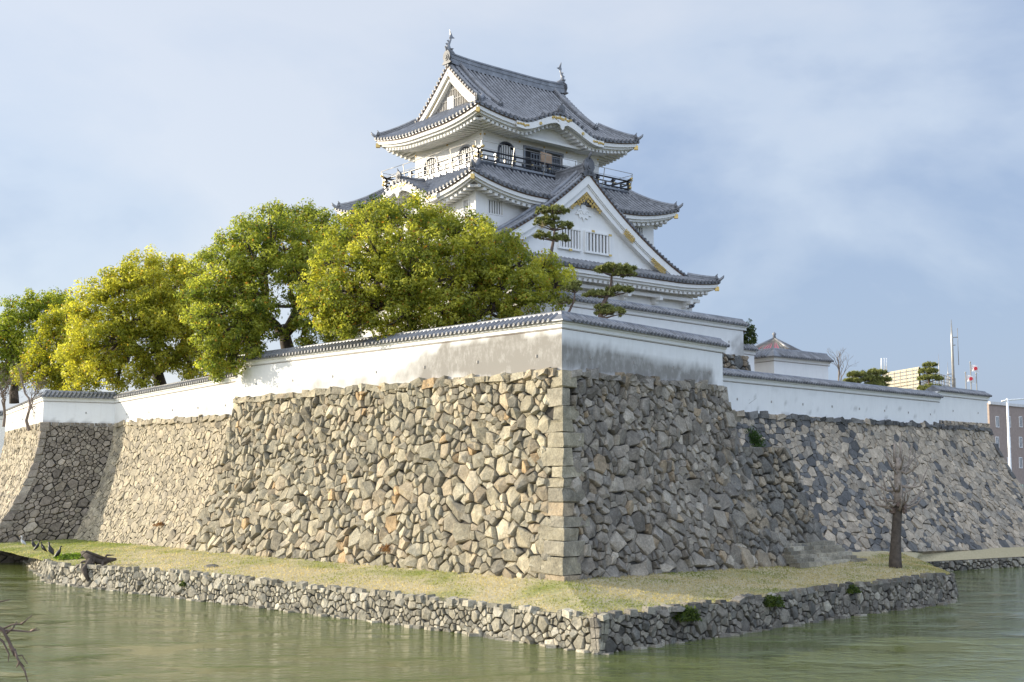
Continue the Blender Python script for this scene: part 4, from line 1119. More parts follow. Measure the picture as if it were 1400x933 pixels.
# sliding doors
for i, (a, b, z0, z1) in enumerate(doors):
    fr = MB()
    for (u0, u1, za, zb) in ((a - .12, b + .12, z1, z1 + .12), (a - .12, a, z0, z1), (b, b + .12, z0, z1)):
        fr.box(V((u0 + u1) / 2, -.03, (za + zb) / 2), (u1 - u0, .10, zb - za), 'frame_grey')
    dr = kadd(fr, 'door'); lt = MB()
    u0 = a + (b - a) * (.42 if i == 0 else .05); u1 = b - .1
    nb = 3 if i == 0 else 7
    for j in range(nb + 1): lt.box(V(u0 + (u1 - u0) * j / nb, .06, (z0 + z1) / 2 + .0), (.05, .04, z1 - z0 - .4), 'frame_grey')
    for z in (z0 + .3, z0 + .75, z0 + 1.1, z1 - .25): lt.box(V((u0 + u1) / 2, .06, z), (u1 - u0, .045, .05), 'frame_grey')
    kadd(lt, 'lattice', dr)
mb = MB(); mb.box(V(4.05, -1.15, 25.15), (.95, .04, .75), 'cardboard', Matrix.Rotation(.1, 3, 'Z')); kadd(mb, 'notice_board', None, 'brown board behind the balcony rail')
mb = MB(); mb.box(V(6.0, -1.15, 25.22), (1.15, .05, .48), 'white_paint', Matrix.Rotation(-.05, 3, 'Z')); kadd(mb, 'notice_board', None, 'white board behind the balcony rail')
# tie beams and nail covers on the top storey
mb = MB(); gl = MB()
for z in (26.18, 26.62): 
    mb.box(V(cx, -.012, z), (KX, .05, .09), 'plaster'); mb.box(V(-.012, cy, z), (.05, KY, .09), 'plaster'); mb.box(V(KX + .012, cy, z), (.05, KY, .09), 'plaster')
tb_ = kadd(mb, 'tie_beam')
for x in (.12, 2.85, 4.86, 6.75, 9.48): gl = MB(); gl.disc(V(x, -.04, 26.24), N0, .06, .04, 'gold', 8); kadd(gl, 'nail_cover', tb_)
for y in (.12, 3.4, 6.72): gl = MB(); gl.disc(V(-.04, y, 26.24), N3, .06, .04, 'gold', 8); kadd(gl, 'nail_cover', tb_)

# ---- top roof (hip-and-gable, ridge along x)
p3 = lambda d: 4.45 * (min(d, 5.28) / 5.28) * (.78 + .22 * min(d, 5.28) / 5.28)
r3 = Roof((cx, cy), KX / 2 + 1.86, KY / 2 + 1.86, 26.93, p3, .50, 4.2, 3.0, {0: (-.15, 3.1, .95)})
DG3 = 1.86; mb = MB()
for k in (0, 2):
    Rr, S = r3.dims(k)
    tiles(r3, mb, k, -S, -(S - DG3), lambda u, S=S: S - abs(u)); tiles(r3, mb, k, -(S - DG3), S - DG3, lambda u, Rr=Rr: Rr, nd=14); tiles(r3, mb, k, S - DG3, S, lambda u, S=S: S - abs(u))
for k in (1, 3):
    Rr, S = r3.dims(k); tiles(r3, mb, k, -S, S, lambda u, S=S: min(DG3 + .4, S - abs(u)), nd=6)
top = kadd(mb, 'roof', None, 'topmost grey tiled roof with a gable at each end')
# main ridge with a slight upward sweep at both ends
mb = MB(); zr = r3.z0 + 4.45; xs0, xs1 = -.05, KX + .05
path = [V(xs0 + (xs1 - xs0) * i / 16, cy, zr + .02 + .16 * (2 * i / 16 - 1) ** 4) for i in range(17)]
ridge(mb, path, .46, .62, cap=.14); oni(mb, path[0] + V(-.02, 0, .25), (-1, 0, 0), .85); oni(mb, path[-1] + V(.02, 0, .25), (1, 0, 0), .85)
kadd(mb, 'main_ridge', top)
def hips(rf, ks, D, parent):
    for k in ks: mb = MB(); hip_ridge(rf, mb, k, D); kadd(mb, 'hip_ridge', parent)
hips(r3, range(4), DG3 + .1, top)
# descending ridges beside the verges on both slopes
for k in (0, 2):
    Rr, S = r3.dims(k)
    for sg in (1, -1):
        pts = [r3.p(k, sg * (S - DG3 - .85), 1.25 + (Rr - 1.25) * j / 10, .02) for j in range(11)][::-1]
        mb = MB(); ridge(mb, pts, .22, .26); oni(mb, pts[-1] + V(0, 0, .15), r3.NR[k], .45); kadd(mb, 'descending_ridge', top)
# little ridge of the undulating eave gable
u0, w, h = r3.kara[0]
pts = [r3.p(0, u0, .05, .08), r3.p(0, u0, .6, .08), r3.p(0, u0, 1.2, .08), r3.p(0, u0, 1.75, .10)]
mb = MB(); ridge(mb, pts, .22, .24); oni(mb, pts[0] + V(0, -.05, .2), N0, .6)
kadd(mb, 'eave_gable_ridge', top)
def shachi(x, sg):
    mb = MB(); b = V(x, cy, zr + .64)
    pth = [b + V(sg * .34, 0, .06), b + V(sg * .20, 0, .12), b + V(sg * .02, 0, .20), b + V(-sg * .12, 0, .38), b + V(-sg * .13, 0, .60), b + V(-sg * .02, 0, .82), b + V(sg * .07, 0, .98), b + V(sg * .06, 0, 1.12)]
    mb.tube(pth, [.10, .16, .19, .16, .11, .075, .05, .03], 'roof_tile', 9)
    t = pth[-2]
    mb.plate([(-.05, 0), (.10, .10), (.30, .16), (.14, .22), (.06, .36), (-.10, .62), (-.06, .30), (-.12, .12)], t + V(0, -.03, 0), V(sg, 0, 0), UP, V(0, 1, 0), .06, 'roof_tile')
    for i in (3, 4, 5): mb.plate([(0, -.08), (-.15, .06), (-.02, .12)], pth[i] + V(-sg * .06, -.02, 0), V(sg, 0, 0), UP, V(0, 1, 0), .04, 'roof_tile')
    for s2 in (1, -1): mb.plate([(0, 0), (.10, .20), (-.14, .16)], pth[2] + V(0, s2 * .14, 0), V(sg, 0, 0), V(0, s2 * .6, .8), V(0, .8, -s2 * .6), .04, 'roof_tile')
    mb.box(b + V(0, 0, -.02), (.5, .36, .16), 'roof_tile')
    kadd(mb, 'fish_ornament', top)
shachi(.12, 1); shachi(KX - .12, -1)
for sg in (-1, 1):
    mbT, mbW, mbG = MB(), MB(), MB()
    A, B, ap, nr = gable(r3, 'x', sg, DG3 - .0, 5.28, .42, 'grey_wood', .34, mbT, mbW, mbG)
    if sg == -1:
        # timber lattice of the gable, centre panel and gilt edge
        o = V(.44 - .0, cy, 28.2); P = lambda y, z, d=0: V(.40 - d, cy + y, z)
        for i in range(-15, 16):
            y = i * .17; hh = 2.75 * (1 - abs(y) / 3.3)
            if hh > .3: mbG.box(P(y, 28.35 + hh / 2 - .1, .03), (.05, .07, hh), 'grey_wood')
        for j in range(3):
            z = 28.6 + j * .62; hw = 3.1 * (1 - (z - 28.2) / 3.0)
            if hw > .2: mbG.box(P(0, z, .05), (.05, 2 * hw, .06), 'grey_wood')
        mbG.box(P(.15, 28.95, .08), (.06, .62, .95), 'plaster'); mbG.box(P(0, 28.32, .06), (.12, 5.6, .14), 'plaster')
        for C_ in (A, B):
            mbW.tube([q + nr * -.08 + V(0, 0, -.72) for q in C_[1:]], .035, 'gold', 5)
    kadd(mbT, 'verge_tiles', top); kadd(mbW, 'barge_boards', top); kadd(mbG, 'gable_wall', top)
mbW, mbB = MB(), MB(); under_eave(r3, range(4), 1.86, None, mbW, mbB, sp=.34)
ev = kadd(mbW, 'eaves', top); kadd(mbB, 'eave_batten', ev)
# undulating gable board, gilt foliage and pendant
def kara_dress(rf, k, parent, tym=True):
    u0, w, h = rf.kara[k]; n = rf.NR[k]; e = V(-n.y, n.x, 0); mb = MB(); us = [u0 - w * 1.15 + 2.3 * w * i / 40 for i in range(41)]
    prof = [(-.04, -.12), (-.04, -.50), (.12, -.52), (.12, -.12)]
    vs = [rf.ep(k, u, a, b * (1 if abs(b) < .2 else (1 + .12 * bell((u - u0) / w)))) for u in us for a, b in prof]
    mb.add(vs, [(i * 4 + j, i * 4 + (j + 1) % 4, (i + 1) * 4 + (j + 1) % 4, (i + 1) * 4 + j) for i in range(40) for j in range(4)] + [(0, 1, 2, 3), (160, 161, 162, 163)], 'plaster')
    # beam closing the vault behind, with carved panel
    zb = rf.z0 - .62
    P = lambda u, z, d: rf.c + n * (rf.dims(k)[0] - d) + e * u + V(0, 0, z)
    o = P(u0, rf.z0 + h - .42, -.05)
    mb.plate([(-.34, 0), (-.26, -.12), (-.40, -.22), (-.18, -.30), (-.12, -.48), (0, -.58), (.12, -.48), (.18, -.30), (.40, -.22), (.26, -.12), (.34, 0)], o, e, UP, n, .06, 'plaster')
    for dd, zz in ((.95, -.30), (1.25, -.18)):
        mb.bar(P(u0 - w * .78, rf.z0 - .58, dd), P(u0 + w * .78, rf.z0 - .58, dd), .16, .16, 'plaster')
    # carved panel set back
    vs = []; q = [u0 - w * .8 + 1.6 * w * i / 16 for i in range(17)]
    for u in q: vs += [P(u, rf.z0 - .62, 1.15), P(u, rf.z0 - .50 + h * .85 * bell((u - u0) / w), 1.15)]
    mb.add(vs, [(2 * i, 2 * i + 2, 2 * i + 3, 2 * i + 1) for i in range(16)], 'plaster')
    kb = kadd(mb, 'curved_gable_board', parent)
    gm = MB(); rr = random.Random(3)
    pts = [(x, -.30 + rr.uniform(-.05, .05) - .25 * (1 - bell((x) / w))) for x in [i * .15 - .75 for i in range(11)]]
    filigree(gm, [(a, b + .03) for a, b in pts], P(u0, rf.z0 + h, -.0), e, UP, n, .10, seed=4)
    for s_ in (-1, 1):
        zz = rf.z(k, u0 + s_ * w * .98, 0); filigree(gm, [(j * .13, -.26 + rr.uniform(-.04, .04)) for j in range(-3, 4)], P(u0 + s_ * w * 1.0, zz, -.0), e, UP, n, .075, seed=6)
        uu = u0 + s_ * w * .56; gm.disc(P(uu, rf.z(k, uu, 0) - .36, -.06), n, .10, .05, 'gold', 8)
    kadd(gm, 'gilt_foliage', kb)
kara_dress(r3, 0, ev)
def tip_caps(rf, parent, gm=None):
    for k in range(4):
        gm = MB(); Rr, S = rf.dims(k); q = rf.ep(k, S, .20, -.44); ang = math.atan2((q - rf.c).y, (q - rf.c).x)
        d = (rf.NR[k] + V(-rf.NR[k].y, rf.NR[k].x, 0)).normalized()
        gm.box(q + d * .06, (.26, .22, .26), 'gold', Matrix.Rotation(math.atan2(d.y, d.x), 3, 'Z'))
        kadd(gm, 'gilt_corner_cap', parent)
tip_caps(r3, ev)

# ---- second roof (skirt under the balcony)
p2 = lambda d: 1.85 * (d / 2.4) * (.82 + .18 * d / 2.4)
r2 = Roof((cx, cy), KX / 2 + 3.62, KY / 2 + 3.62, 22.10, p2, .80, 5.0, 3.6, {3: (0.0, 3.3, 1.32), 1: (0.0, 3.3, 1.32)})
mb = MB()
for k in range(4):
    Rr, S = r2.dims(k); tiles(r2, mb, k, -S, S, lambda u, S=S: min(2.42, S - abs(u)), nd=8)
rf2 = kadd(mb, 'roof', None, 'middle grey skirt roof under the balcony')
hips(r2, range(4), 2.35, rf2)
for k in (3, 1):
    pts = [r2.p(k, 0, d, .06) for d in (.05, .7, 1.3, 1.9)]
    mb = MB(); ridge(mb, pts, .22, .26); oni(mb, pts[0] + r2.NR[k] * .05 + V(0, 0, .22), r2.NR[k], .6); kadd(mb, 'eave_gable_ridge', rf2)
mbW, mbB = MB(), MB(); under_eave(r2, range(4), 1.2, None, mbW, mbB, sp=.42); ev = kadd(mbW, 'eaves', rf2); kadd(mbB, 'eave_batten', ev)
kara_dress(r2, 3, ev); tip_caps(r2, ev)
mb = MB(); mb.box(V(cx, cy, 23.3), (KX + 2.4, KY + 2.4, 1.2), 'plaster'); kadd(mb, 'roof_core', rf2)

# ---- first roof: large gable facing the front (ridge along y)
W1 = KX / 2 + 5.39; p1_ = lambda d: 6.05 * (min(d, W1) / W1) * (.55 + .45 * min(d, W1) / W1)
r1 = Roof((cx, cy), W1, KY / 2 + 5.39, 17.90, p1_, .30, 4.0, 2.6)
DG1 = 1.39; mb = MB()
yb = 1.25   # the gable roof dies into the second roof behind
for k in (1, 3):
    Rr, S = r1.dims(k)
    def dl_(u, k=k, S=S, Rr=Rr):
        n = r1.NR[k]; e = V(-n.y, n.x, 0); y = (r1.c + e * u).y
        return min(Rr, S - abs(u)) if abs(u) > S - DG1 else (Rr if (y < -1.3 ) else 2.9)
    # split so that only the front part climbs to the ridge; behind it the slope stops at the wall
    S_ = S; cuts = [-S, -(S - DG1), (-1.3 - cy) * (1 if k == 1 else -1), (S - DG1), S]
    cuts = sorted(cuts)
    for a, b in zip(cuts, cuts[1:]):
        mid = (a + b) / 2; n = r1.NR[k]; e = V(-n.y, n.x, 0); y = (r1.c + e * mid).y
        if abs(mid) > S - DG1: f_ = lambda u, S=S: S - abs(u)
        elif y < -1.3: f_ = lambda u, Rr=Rr: Rr
        else: f_ = lambda u: 2.95
        tiles(r1, mb, k, a, b, f_, nd=(22 if y < -1.3 and abs(mid) < S - DG1 else 6))
for k in (0, 2):
    Rr, S = r1.dims(k); tiles(r1, mb, k, -S, S, lambda u, S=S, k=k: min((DG1 + .5) if k == 0 else 2.95, S - abs(u)), nd=6)
rf1 = kadd(mb, 'roof', None, 'lowest and largest grey roof with the great front gable')
mb = MB(); zr1 = r1.z0 + 6.05
path = [V(cx, -4.02 + 3.1 * i / 8, zr1 + .02 + .08 * (1 - i / 8) ** 3) for i in range(9)]
ridge(mb, path, .42, .46, cap=.13); oni(mb, path[0] + V(0, -.04, .18), N0, 1.05)
kadd(mb, 'main_ridge', rf1); hips(r1, range(4), 1.5, rf1)
for k in (1, 3):
    Rr, S = r1.dims(k); sg = -1 if k == 1 else 1
    pts = [r1.p(k, sg * (S - DG1 - .75), 1.4 + (Rr - 1.4) * j / 14, .02) for j in range(15)][::-1]; mb = MB(); ridge(mb, pts, .20, .22); kadd(mb, 'descending_ridge', rf1)
mbT, mbW, mbG = MB(), MB(), MB()
A, B, ap, nr = gable(r1, 'y', -1, DG1, W1, .45, 'plaster', .44, mbT, mbW, mbG, dstart=1.55)
kadd(mbT, 'verge_tiles', rf1); kadd(mbW, 'barge_boards', rf1)
gw = kadd(mbG, 'gable_wall', rf1)
# recessed lattice windows in the big gable, built as boxes standing 2 cm proud with real bars
yg = -4.0 + .45; fr = MB()
for (a, b) in ((2.83, 4.45), (4.93, 6.85)):
    fr = MB(); z0, z1 = 19.28, 20.38
    for (u0, u1, za, zb) in ((a - .10, b + .10, z1, z1 + .10), (a - .10, b + .10, z0 - .12, z0), (a - .10, a, z0, z1), (b, b + .10, z0, z1)):
        fr.box(V((u0 + u1) / 2, yg - .07, (za + zb) / 2), (u1 - u0, .16, zb - za), 'plaster')
    fr.box(V((a + b) / 2, yg - .008, (z0 + z1) / 2), (b - a, .01, z1 - z0), 'dark_inside')
    w_ = kadd(fr, 'gable_window', gw) if False else kadd(fr, 'gable_window'); bb = MB(); nb = 7
    for i in range(nb): bb.box(V(a + (b - a) * (i + .5) / nb, yg - .07, (z0 + z1) / 2), ((b - a) / nb * .47, .08, z1 - z0 - .005), 'plaster')
    kadd(bb, 'window_bars', w_)
    for (u, z) in (((a + b) / 2, z1 + .12), ((a + b) / 2, z0 - .12)) if a < 4 else ((b + .05, z1 + .05), (b + .05, z0 - .08), ((a + b) / 2 - .4, z1 + .12)): gm = MB(); gm.box(V(u, yg - .16, z), (.24, .03, .12), 'gold'); kadd(gm, 'gilt_fitting', w_)
# gilt ornaments: chevron at the apex, plates half way and at the foot of the boards
def board_pt(C_, t, off):     # t 0 foot .. 1 apex
    x = t * 14; i = min(13, int(x)); q = L2(C_[i], C_[i + 1], x - i); tt = (C_[i + 1] - C_[i]).normalized(); pn = tt.cross(nr); pn = pn if pn.z > 0 else -pn
    return q + pn.normalized() * off + nr * .05, tt, pn.normalized()
gm = MB(); rr = random.Random(8)
for C_ in (A, B):
    for j in range(11):
        t = .985 - j * .019
        for off in (-.70, -.88, -1.06, -1.24)[:4 - (j > 7)]:
            p, tt, pn = board_pt(C_, t, off + rr.uniform(-.03, .03)); p = p - nr * .22
            hd = rr.choice((1, -1)); rad = rr.uniform(.085, .13); curl(gm, p + tt * rad * hd, tt, pn, rad, 1.3, hd, 'gold', .030); gm.disc(p, nr, .05, .04, 'gold', 6)
kadd(gm, 'gilt_chevron', rf1)
for C_, ts in ((A, (.56, .27)), (B, (.56, .27))):
    for t0_ in ts:
        gm = MB()
        rows = ((-3, 4) if t0_ > .3 else (-5, 6))
        for j in range(*rows):
            for off in (-.55, -.70, -.85) if t0_ > .3 else (-.62, -.78, -.92)[:3 if j < 3 else 2]:
                p, tt, pn = board_pt(C_, t0_ + j * .0125, off); p -= nr * .02
                hd = rr.choice((1, -1)); rad = rr.uniform(.07, .10); curl(gm, p + tt * rad * hd, tt, pn, rad, 1.2, hd, 'gold', .026)
        kadd(gm, 'gilt_plate', rf1)
# carved white pendant under the chevron
mb = MB(); o = V(cx, yg - .03, 21.45)
mb.plate([(0, 1.0), (.30, .55), (.22, .40), (.55, .30), (.80, -.10), (.50, -.05), (.42, -.35), (.15, -.25), (0, -.55), (-.15, -.25), (-.42, -.35), (-.50, -.05), (-.80, -.10), (-.55, .30), (-.22, .40), (-.30, .55)], o, E_ * .8, UP * .8, N0, .04, 'plaster')
curl(mb, o + V(.4, -.05, .1), E_, UP, .15, 1.3, 1, 'plaster', .025); curl(mb, o + V(-.4, -.05, .1), E_, UP, .15, 1.3, -1, 'plaster', .025); mb.disc(o + V(0, -.05, .1), N0, .12, .03, 'plaster', 12)
kadd(mb, 'carved_pendant', rf1)
mbW, mbB = MB(), MB(); under_eave(r1, range(4), 1.49, None, mbW, mbB, sp=.42); ev = kadd(mbW, 'eaves', rf1); kadd(mbB, 'eave_batten', ev); tip_caps(r1, ev)
# bracket arms under the first eave
mb = MB(); x0, x1 = -3.9, KX + 3.9
mb.box(V(cx, -4.35, 16.98), (x1 - x0 + 1.2, .2, .2), 'plaster')
for i in range(7):
    x = x0 + .4 + (x1 - x0 - .8) * i / 6; mb.box(V(x, -4.25, 16.82), (.28, .8, .22), 'plaster'); mb.box(V(x, -4.05, 16.62), (.28, .45, .2), 'plaster')
kadd(mb, 'bracket_arm')
# small lower roof on the far side
pl = lambda d: .9 * d / 1.5
r0 = Roof((KX + 4.6, 4.2), 1.7, 6.6, 16.75, pl, .35, 2.5, 2.0); mb = MB()
for k in (0, 1, 2): Rr, S = r0.dims(k); tiles(r0, mb, k, -S, S, lambda u, S=S: min(1.5, S - abs(u)), nd=5)
lr = kadd(mb, 'roof', None, 'little lower roof peeping out at the right of the keep'); hips(r0, (0, 1), 1.4, lr)
mbW, mbB = MB(), MB(); under_eave(r0, (0, 1, 2), .9, None, mbW, mbB, raft=False); ev = kadd(mbW, 'eaves', lr); kadd(mbB, 'eave_batten', ev)
mb = MB(); mb.box(V(KX + 4.4, 4.2, 13), (2.0, 11.3, 6.9), 'plaster'); kadd(mb, 'annexe_wall')

# ---- balcony
bz = 24.12; M = 1.39; x0, x1, y0, y1 = -M, KX + M, -M, KY + M; mb = MB()
for (a, b, c_, d) in ((x0, x1, y0, -0.02), (x0, x1, KY + .02, y1), (x0, -.02, y0, y1), (KX + .02, x1, y0, y1)):
    mb.box(V((a + b) / 2, (c_ + d) / 2, bz + (.003 if b - a > d - c_ else 0)), (b - a, d - c_, .12), 'frame_grey')
bal = kadd(mb, 'balcony', None, 'dark railed balcony running round the top storey')
mb = MB()
def runs(): return (((x0, y0), (x1, y0)), ((x1, y0), (x1, y1)), ((x1, y1), (x0, y1)), ((x0, y1), (x0, y0)))
for (p, q) in runs():
    p = V(*p, 0); q = V(*q, 0); d = (q - p).normalized(); n = V(d.y, -d.x, 0); L = (q - p).length
    # joists, edge beam
    mb.bar(p + V(0, 0, bz - .13) - n * .12, q + V(0, 0, bz - .13) - n * .12, .16, .14, 'black_lacquer')
    k = int(L / .62)
    for i in range(k + 1):
        c_ = p + d * (L * i / k); mb.bar(c_ - n * .9 + V(0, 0, bz - .17), c_ + n * .02 + V(0, 0, bz - .17), .16, .2, 'black_lacquer')
kadd(mb, 'joists', bal)
rl = MB(); wr = MB(); caps = []
for (p, q) in runs():
    p = V(*p, 0); q = V(*q, 0); d = (q - p).normalized(); n = V(d.y, -d.x, 0); L = (q - p).length; inn = -n * .10
    for z, rad, ex in ((.70, .055, .42), (.42, .045, .22), (.17, .05, .30)):
        path = [p + inn - d * (ex - .10) + V(0, 0, bz + z + ex * .28), p + inn + d * .12 + V(0, 0, bz + z)] + [p + inn + d * (L * i / 4) + V(0, 0, bz + z) for i in (1, 2, 3)] + [q + inn - d * .12 + V(0, 0, bz + z), q + inn + d * (ex - .10) + V(0, 0, bz + z + ex * .28)]
        rl.tube(path, rad, 'black_lacquer', 7)
        for e_, s_ in ((path[0], -1), (path[-1], 1)): gc = MB(); gc.tube([e_ - d * s_ * .16 - V(0, 0, .045), e_ + d * s_ * .02], rad + .015, 'gold', 8); caps.append(gc)
    k = max(2, int(L / 1.25))
    for i in range(k + 1):
        c_ = p + inn + d * (L * i / k)
        rl.box(c_ + V(0, 0, bz + .34), (.12, .12, .62), 'black_lacquer', Matrix.Rotation(math.atan2(d.y, d.x), 3, 'Z')); rl.box(c_ + V(0, 0, bz + .55), (.20, .20, .10), 'black_lacquer')
        if i < k:
            m_ = c_ + d * (L / k / 2); rl.box(m_ + V(0, 0, bz + .28), (.11, .09, .26), 'black_lacquer', Matrix.Rotation(math.atan2(d.y, d.x), 3, 'Z')); gc = MB(); gc.box(c_ + V(0, 0, bz + .40) + n * .07, (.09, .09, .05), 'gold', Matrix.Rotation(math.atan2(d.y, d.x), 3, 'Z')); caps.append(gc)
    # leaning steel guard with wires
    k = max(3, int(L / 2.1)); tops = []
    for i in range(k + 1):
        c_ = p + d * (L * i / k); a = c_ + n * .02 + V(0, 0, bz - .1); b = c_ + n * .26 + V(0, 0, bz + 1.12); wr.bar(a, b, .04, .03, 'steel'); tops.append((a, b))
    for i in range(k):
        for t in (.35, .68, 1.0): wr.tube([L2(tops[i][0], tops[i][1], t), L2(tops[i + 1][0], tops[i + 1][1], t)], .013 if t < 1 else .02, 'steel', 4)
r_ = kadd(rl, 'railing', bal); [kadd(q, 'gilt_cap', r_) for q in caps]; kadd(wr, 'steel_guard', bal)
# ------------------------------------------------------------------ trees
def leaf_mesh(name, C, Nn, size, cols, mat, parent=None, asp=.5, loc=V(0, 0, 0)):
    """C centres (n,3), Nn preferred normals (n,3); each leaf a small folded rhombus of four points"""
    n = len(C); g = rng
    nn = Nn + g.normal(0, .55, (n, 3)); nn /= np.linalg.norm(nn, axis=1)[:, None] + 1e-9
    a = g.normal(0, 1, (n, 3)); a -= (a * nn).sum(1)[:, None] * nn; a /= np.linalg.norm(a, axis=1)[:, None] + 1e-9
    b = np.cross(nn, a); s = (size * g.uniform(.65, 1.35, n))[:, None]
    vs = np.empty((n, 4, 3)); vs[:, 0] = C - a * s; vs[:, 1] = C - b * s * asp + nn * s * .18; vs[:, 2] = C + a * s; vs[:, 3] = C + b * s * asp + nn * s * .18
    vs = vs.reshape(-1, 3) - np.array(loc)[None, :]
    me = bpy.data.meshes.new(name); me.vertices.add(4 * n); me.vertices.foreach_set('co', vs.astype(np.float32).ravel())
    me.loops.add(4 * n); me.loops.foreach_set('vertex_index', np.arange(4 * n, dtype=np.int32)); me.polygons.add(n)
    me.polygons.foreach_set('loop_start', np.arange(0, 4 * n, 4, dtype=np.int32)); me.polygons.foreach_set('loop_total', np.full(n, 4, dtype=np.int32))
    me.update(calc_edges=True); me.materials.append(MATS[mat])
    ca = me.color_attributes.new('Col', 'FLOAT_COLOR', 'POINT'); cc = np.ones((n, 4, 4)); cc[:, :, :3] = cols[:, None, :]
    ca.data.foreach_set('color', cc.astype(np.float32).ravel())
    o = bpy.data.objects.new(name, me); col.objects.link(o)
    if parent: o.parent = parent
    return o
def crown(lobes, dens, leaf, cA, cB, cC, seed, squash=.85, cl_r=.42):
    """lobes: (centre Vector, radius). leaves gather in clusters over the outside of every lobe"""
    g = np.random.default_rng(seed); CC = []; NN = []; CO = []
    for c, r in lobes:
        tint = g.uniform(-.18, .22); k = max(8, int(dens * 2.1 * r * r))
        for _ in range(k):
            d = g.normal(0, 1, 3); d /= np.linalg.norm(d)
            rr = r * (1.05 * g.random() ** .22); p = np.array(c) + d * np.array([rr, rr, rr * squash]); cr_ = cl_r * g.uniform(.5, 1.25)
            m_ = int(58 * (cr_ / .42) ** 2.2 * (.088 / leaf) ** 1.7 * g.uniform(.6, 1.2)) + 6
            q = g.normal(0, 1, (m_, 3)); q /= np.linalg.norm(q, axis=1)[:, None]
            ax_ = g.uniform(.65, 1.3, 3)
            q2 = q * (cr_ * g.random(m_) ** .30)[:, None] * ax_ * np.array([1, 1, .85])
            CC.append(p + q2); NN.append(q * .85 + d * .25 + g.normal(0, .30, (m_, 3)) + np.array([0, 0, .25]))
            t = np.clip(g.normal(.44 + tint, .22) + g.normal(0, .14, m_) + .22 * q[:, 2], 0, 1)[:, None]
            co = np.array(cA) * (1 - t) + np.array(cB) * t
            tip = (g.random(m_) < .03)[:, None]; co = np.where(tip, np.array(cC), co); CO.append(co * g.uniform(.85, 1.15, (m_, 1)))
    return np.vstack(CC), np.vstack(NN), np.vstack(CO)
def limb(mb, a, b, r0, r1, g, mat='bark', wob=.12, n=7, sag=.0):
    pts = []; d = b - a; L = d.length
    ph = V(g.normal(0, 1), g.normal(0, 1), g.normal(0, .5)) * (wob * L)
    for i in range(n):
        t = i / (n - 1); pts.append(a + d * t + ph * math.sin(math.pi * t) * .6 + V(g.normal(0, wob * .12 * L), g.normal(0, wob * .12 * L), g.normal(0, wob * .08 * L)) * (1 if 0 < t < 1 else 0) + V(0, 0, sag * L * math.sin(math.pi * t)))
    mb.tube(pts, [r0 + (r1 - r0) * i / (n - 1) for i in range(n)], mat, 7)
    return pts
def broad_tree(label, trunk, lobes, dens=13, leaf=.11, seed=1, r0=.42, cA=(.045, .085, .012), cB=(.24, .27, .02), cC=(.42, .22, .04), group='camphor trees above the left walls', forks=5, name='camphor_tree', cl_r=.42):
    g = np.random.default_rng(seed)
    rt = empty(name, trunk); tag(rt, label, 'tree', group)
    cen = sum((c for c, r in lobes), V(0, 0, 0)) / len(lobes); mb = MB()
    top = trunk + V((cen.x - trunk.x) * .25, (cen.y - trunk.y) * .25, max(1.2, (cen.z - trunk.z) * .35))
    limb(mb, trunk - V(0, 0, .4), top, r0, r0 * .75, g, wob=.06, n=5)
    fk = []
    for i in range(forks):
        a = 2 * math.pi * (i + g.uniform(-.3, .3)) / forks; sp_ = max(abs(c.x - cen.x) for c, r in lobes) * .42
        e = top + V(math.cos(a) * sp_, math.sin(a) * sp_ * .6, (cen.z - top.z) * g.uniform(.5, 1.0)); limb(mb, top, e, r0 * .55, r0 * .3, g, wob=.14); fk.append(e)
    tips = []
    for c, r in lobes:
        e = min(fk, key=lambda q: (q - c).length); q = limb(mb, e, c, r0 * .28, .05, g, wob=.12, n=6)
        for _ in range(5):
            d = Vector(g.normal(0, 1, 3)).normalized(); limb(mb, L2(q[-3], q[-1], g.random()), c + d * r * .85, .05, .012, g, wob=.1, n=4)
    part(mb, 'trunk', rt)
    C, Nn, CO = crown(lobes, dens, leaf, cA, cB, cC, seed + 50, cl_r=cl_r)
    leaf_mesh('crown', C, Nn, leaf, CO, 'leaf', rt, loc=rt.location)
    return rt
def px_lobes(lst, d0, seed, thick=2.6, back=True):
    g = np.random.default_rng(seed); out = []
    xs = [a[0] for a in lst]; ys = [a[1] for a in lst]; cx_, cy_ = np.mean(xs), np.mean(ys); sx, sy = (max(xs) - min(xs)) / 2 + 20, (max(ys) - min(ys)) / 2 + 20
    for a in lst:
        u, v, r = a; k = 1 - min(1, ((u - cx_) / sx) ** 2 + ((v - cy_) / sy) ** 2)
        rm = r / FPX * d0
        d = d0 - thick * math.sqrt(max(0, k)) + g.normal(0, .35); out.append((Pd(u, v, d), rm))
        if back and g.random() < .6: out.append((Pd(u + g.normal(0, 5), v + 4, d0 + thick * math.sqrt(max(0, k)) + .4), rm * .9))
    return out
# nearest, broad crown in front of the keep
LA = [(430, 398, 26), (452, 352, 28), (470, 322, 24), (500, 302, 26), (530, 296, 26), (565, 292, 26), (600, 300, 24), (616, 318, 20), (646, 312, 24), (652, 332, 26), (685, 338, 24), (672, 366, 28), (712, 358, 24),
      (742, 366, 24), (762, 388, 22), (752, 410, 18), (722, 396, 28), (690, 396, 30), (655, 372, 30), (620, 350, 32), (585, 332, 32), (548, 330, 32), (512, 340, 32), (484, 366, 32), (462, 398, 30), (520, 380, 34), (560, 370, 34),
      (598, 385, 34), (640, 404, 32), (676, 420, 24), (604, 420, 30), (560, 408, 30), (548, 432, 22), (516, 418, 30), (480, 428, 26), (448, 416, 20), (700, 332, 14), (720, 418, 20), (640, 428, 20), (586, 438, 18), (502, 442, 20), (460, 438, 18), (530, 452, 14), (620, 446, 14), (560, 446, 14), (420, 420, 16), (440, 440, 14), (470, 452, 12), (756, 436, 10), (700, 436, 12)]
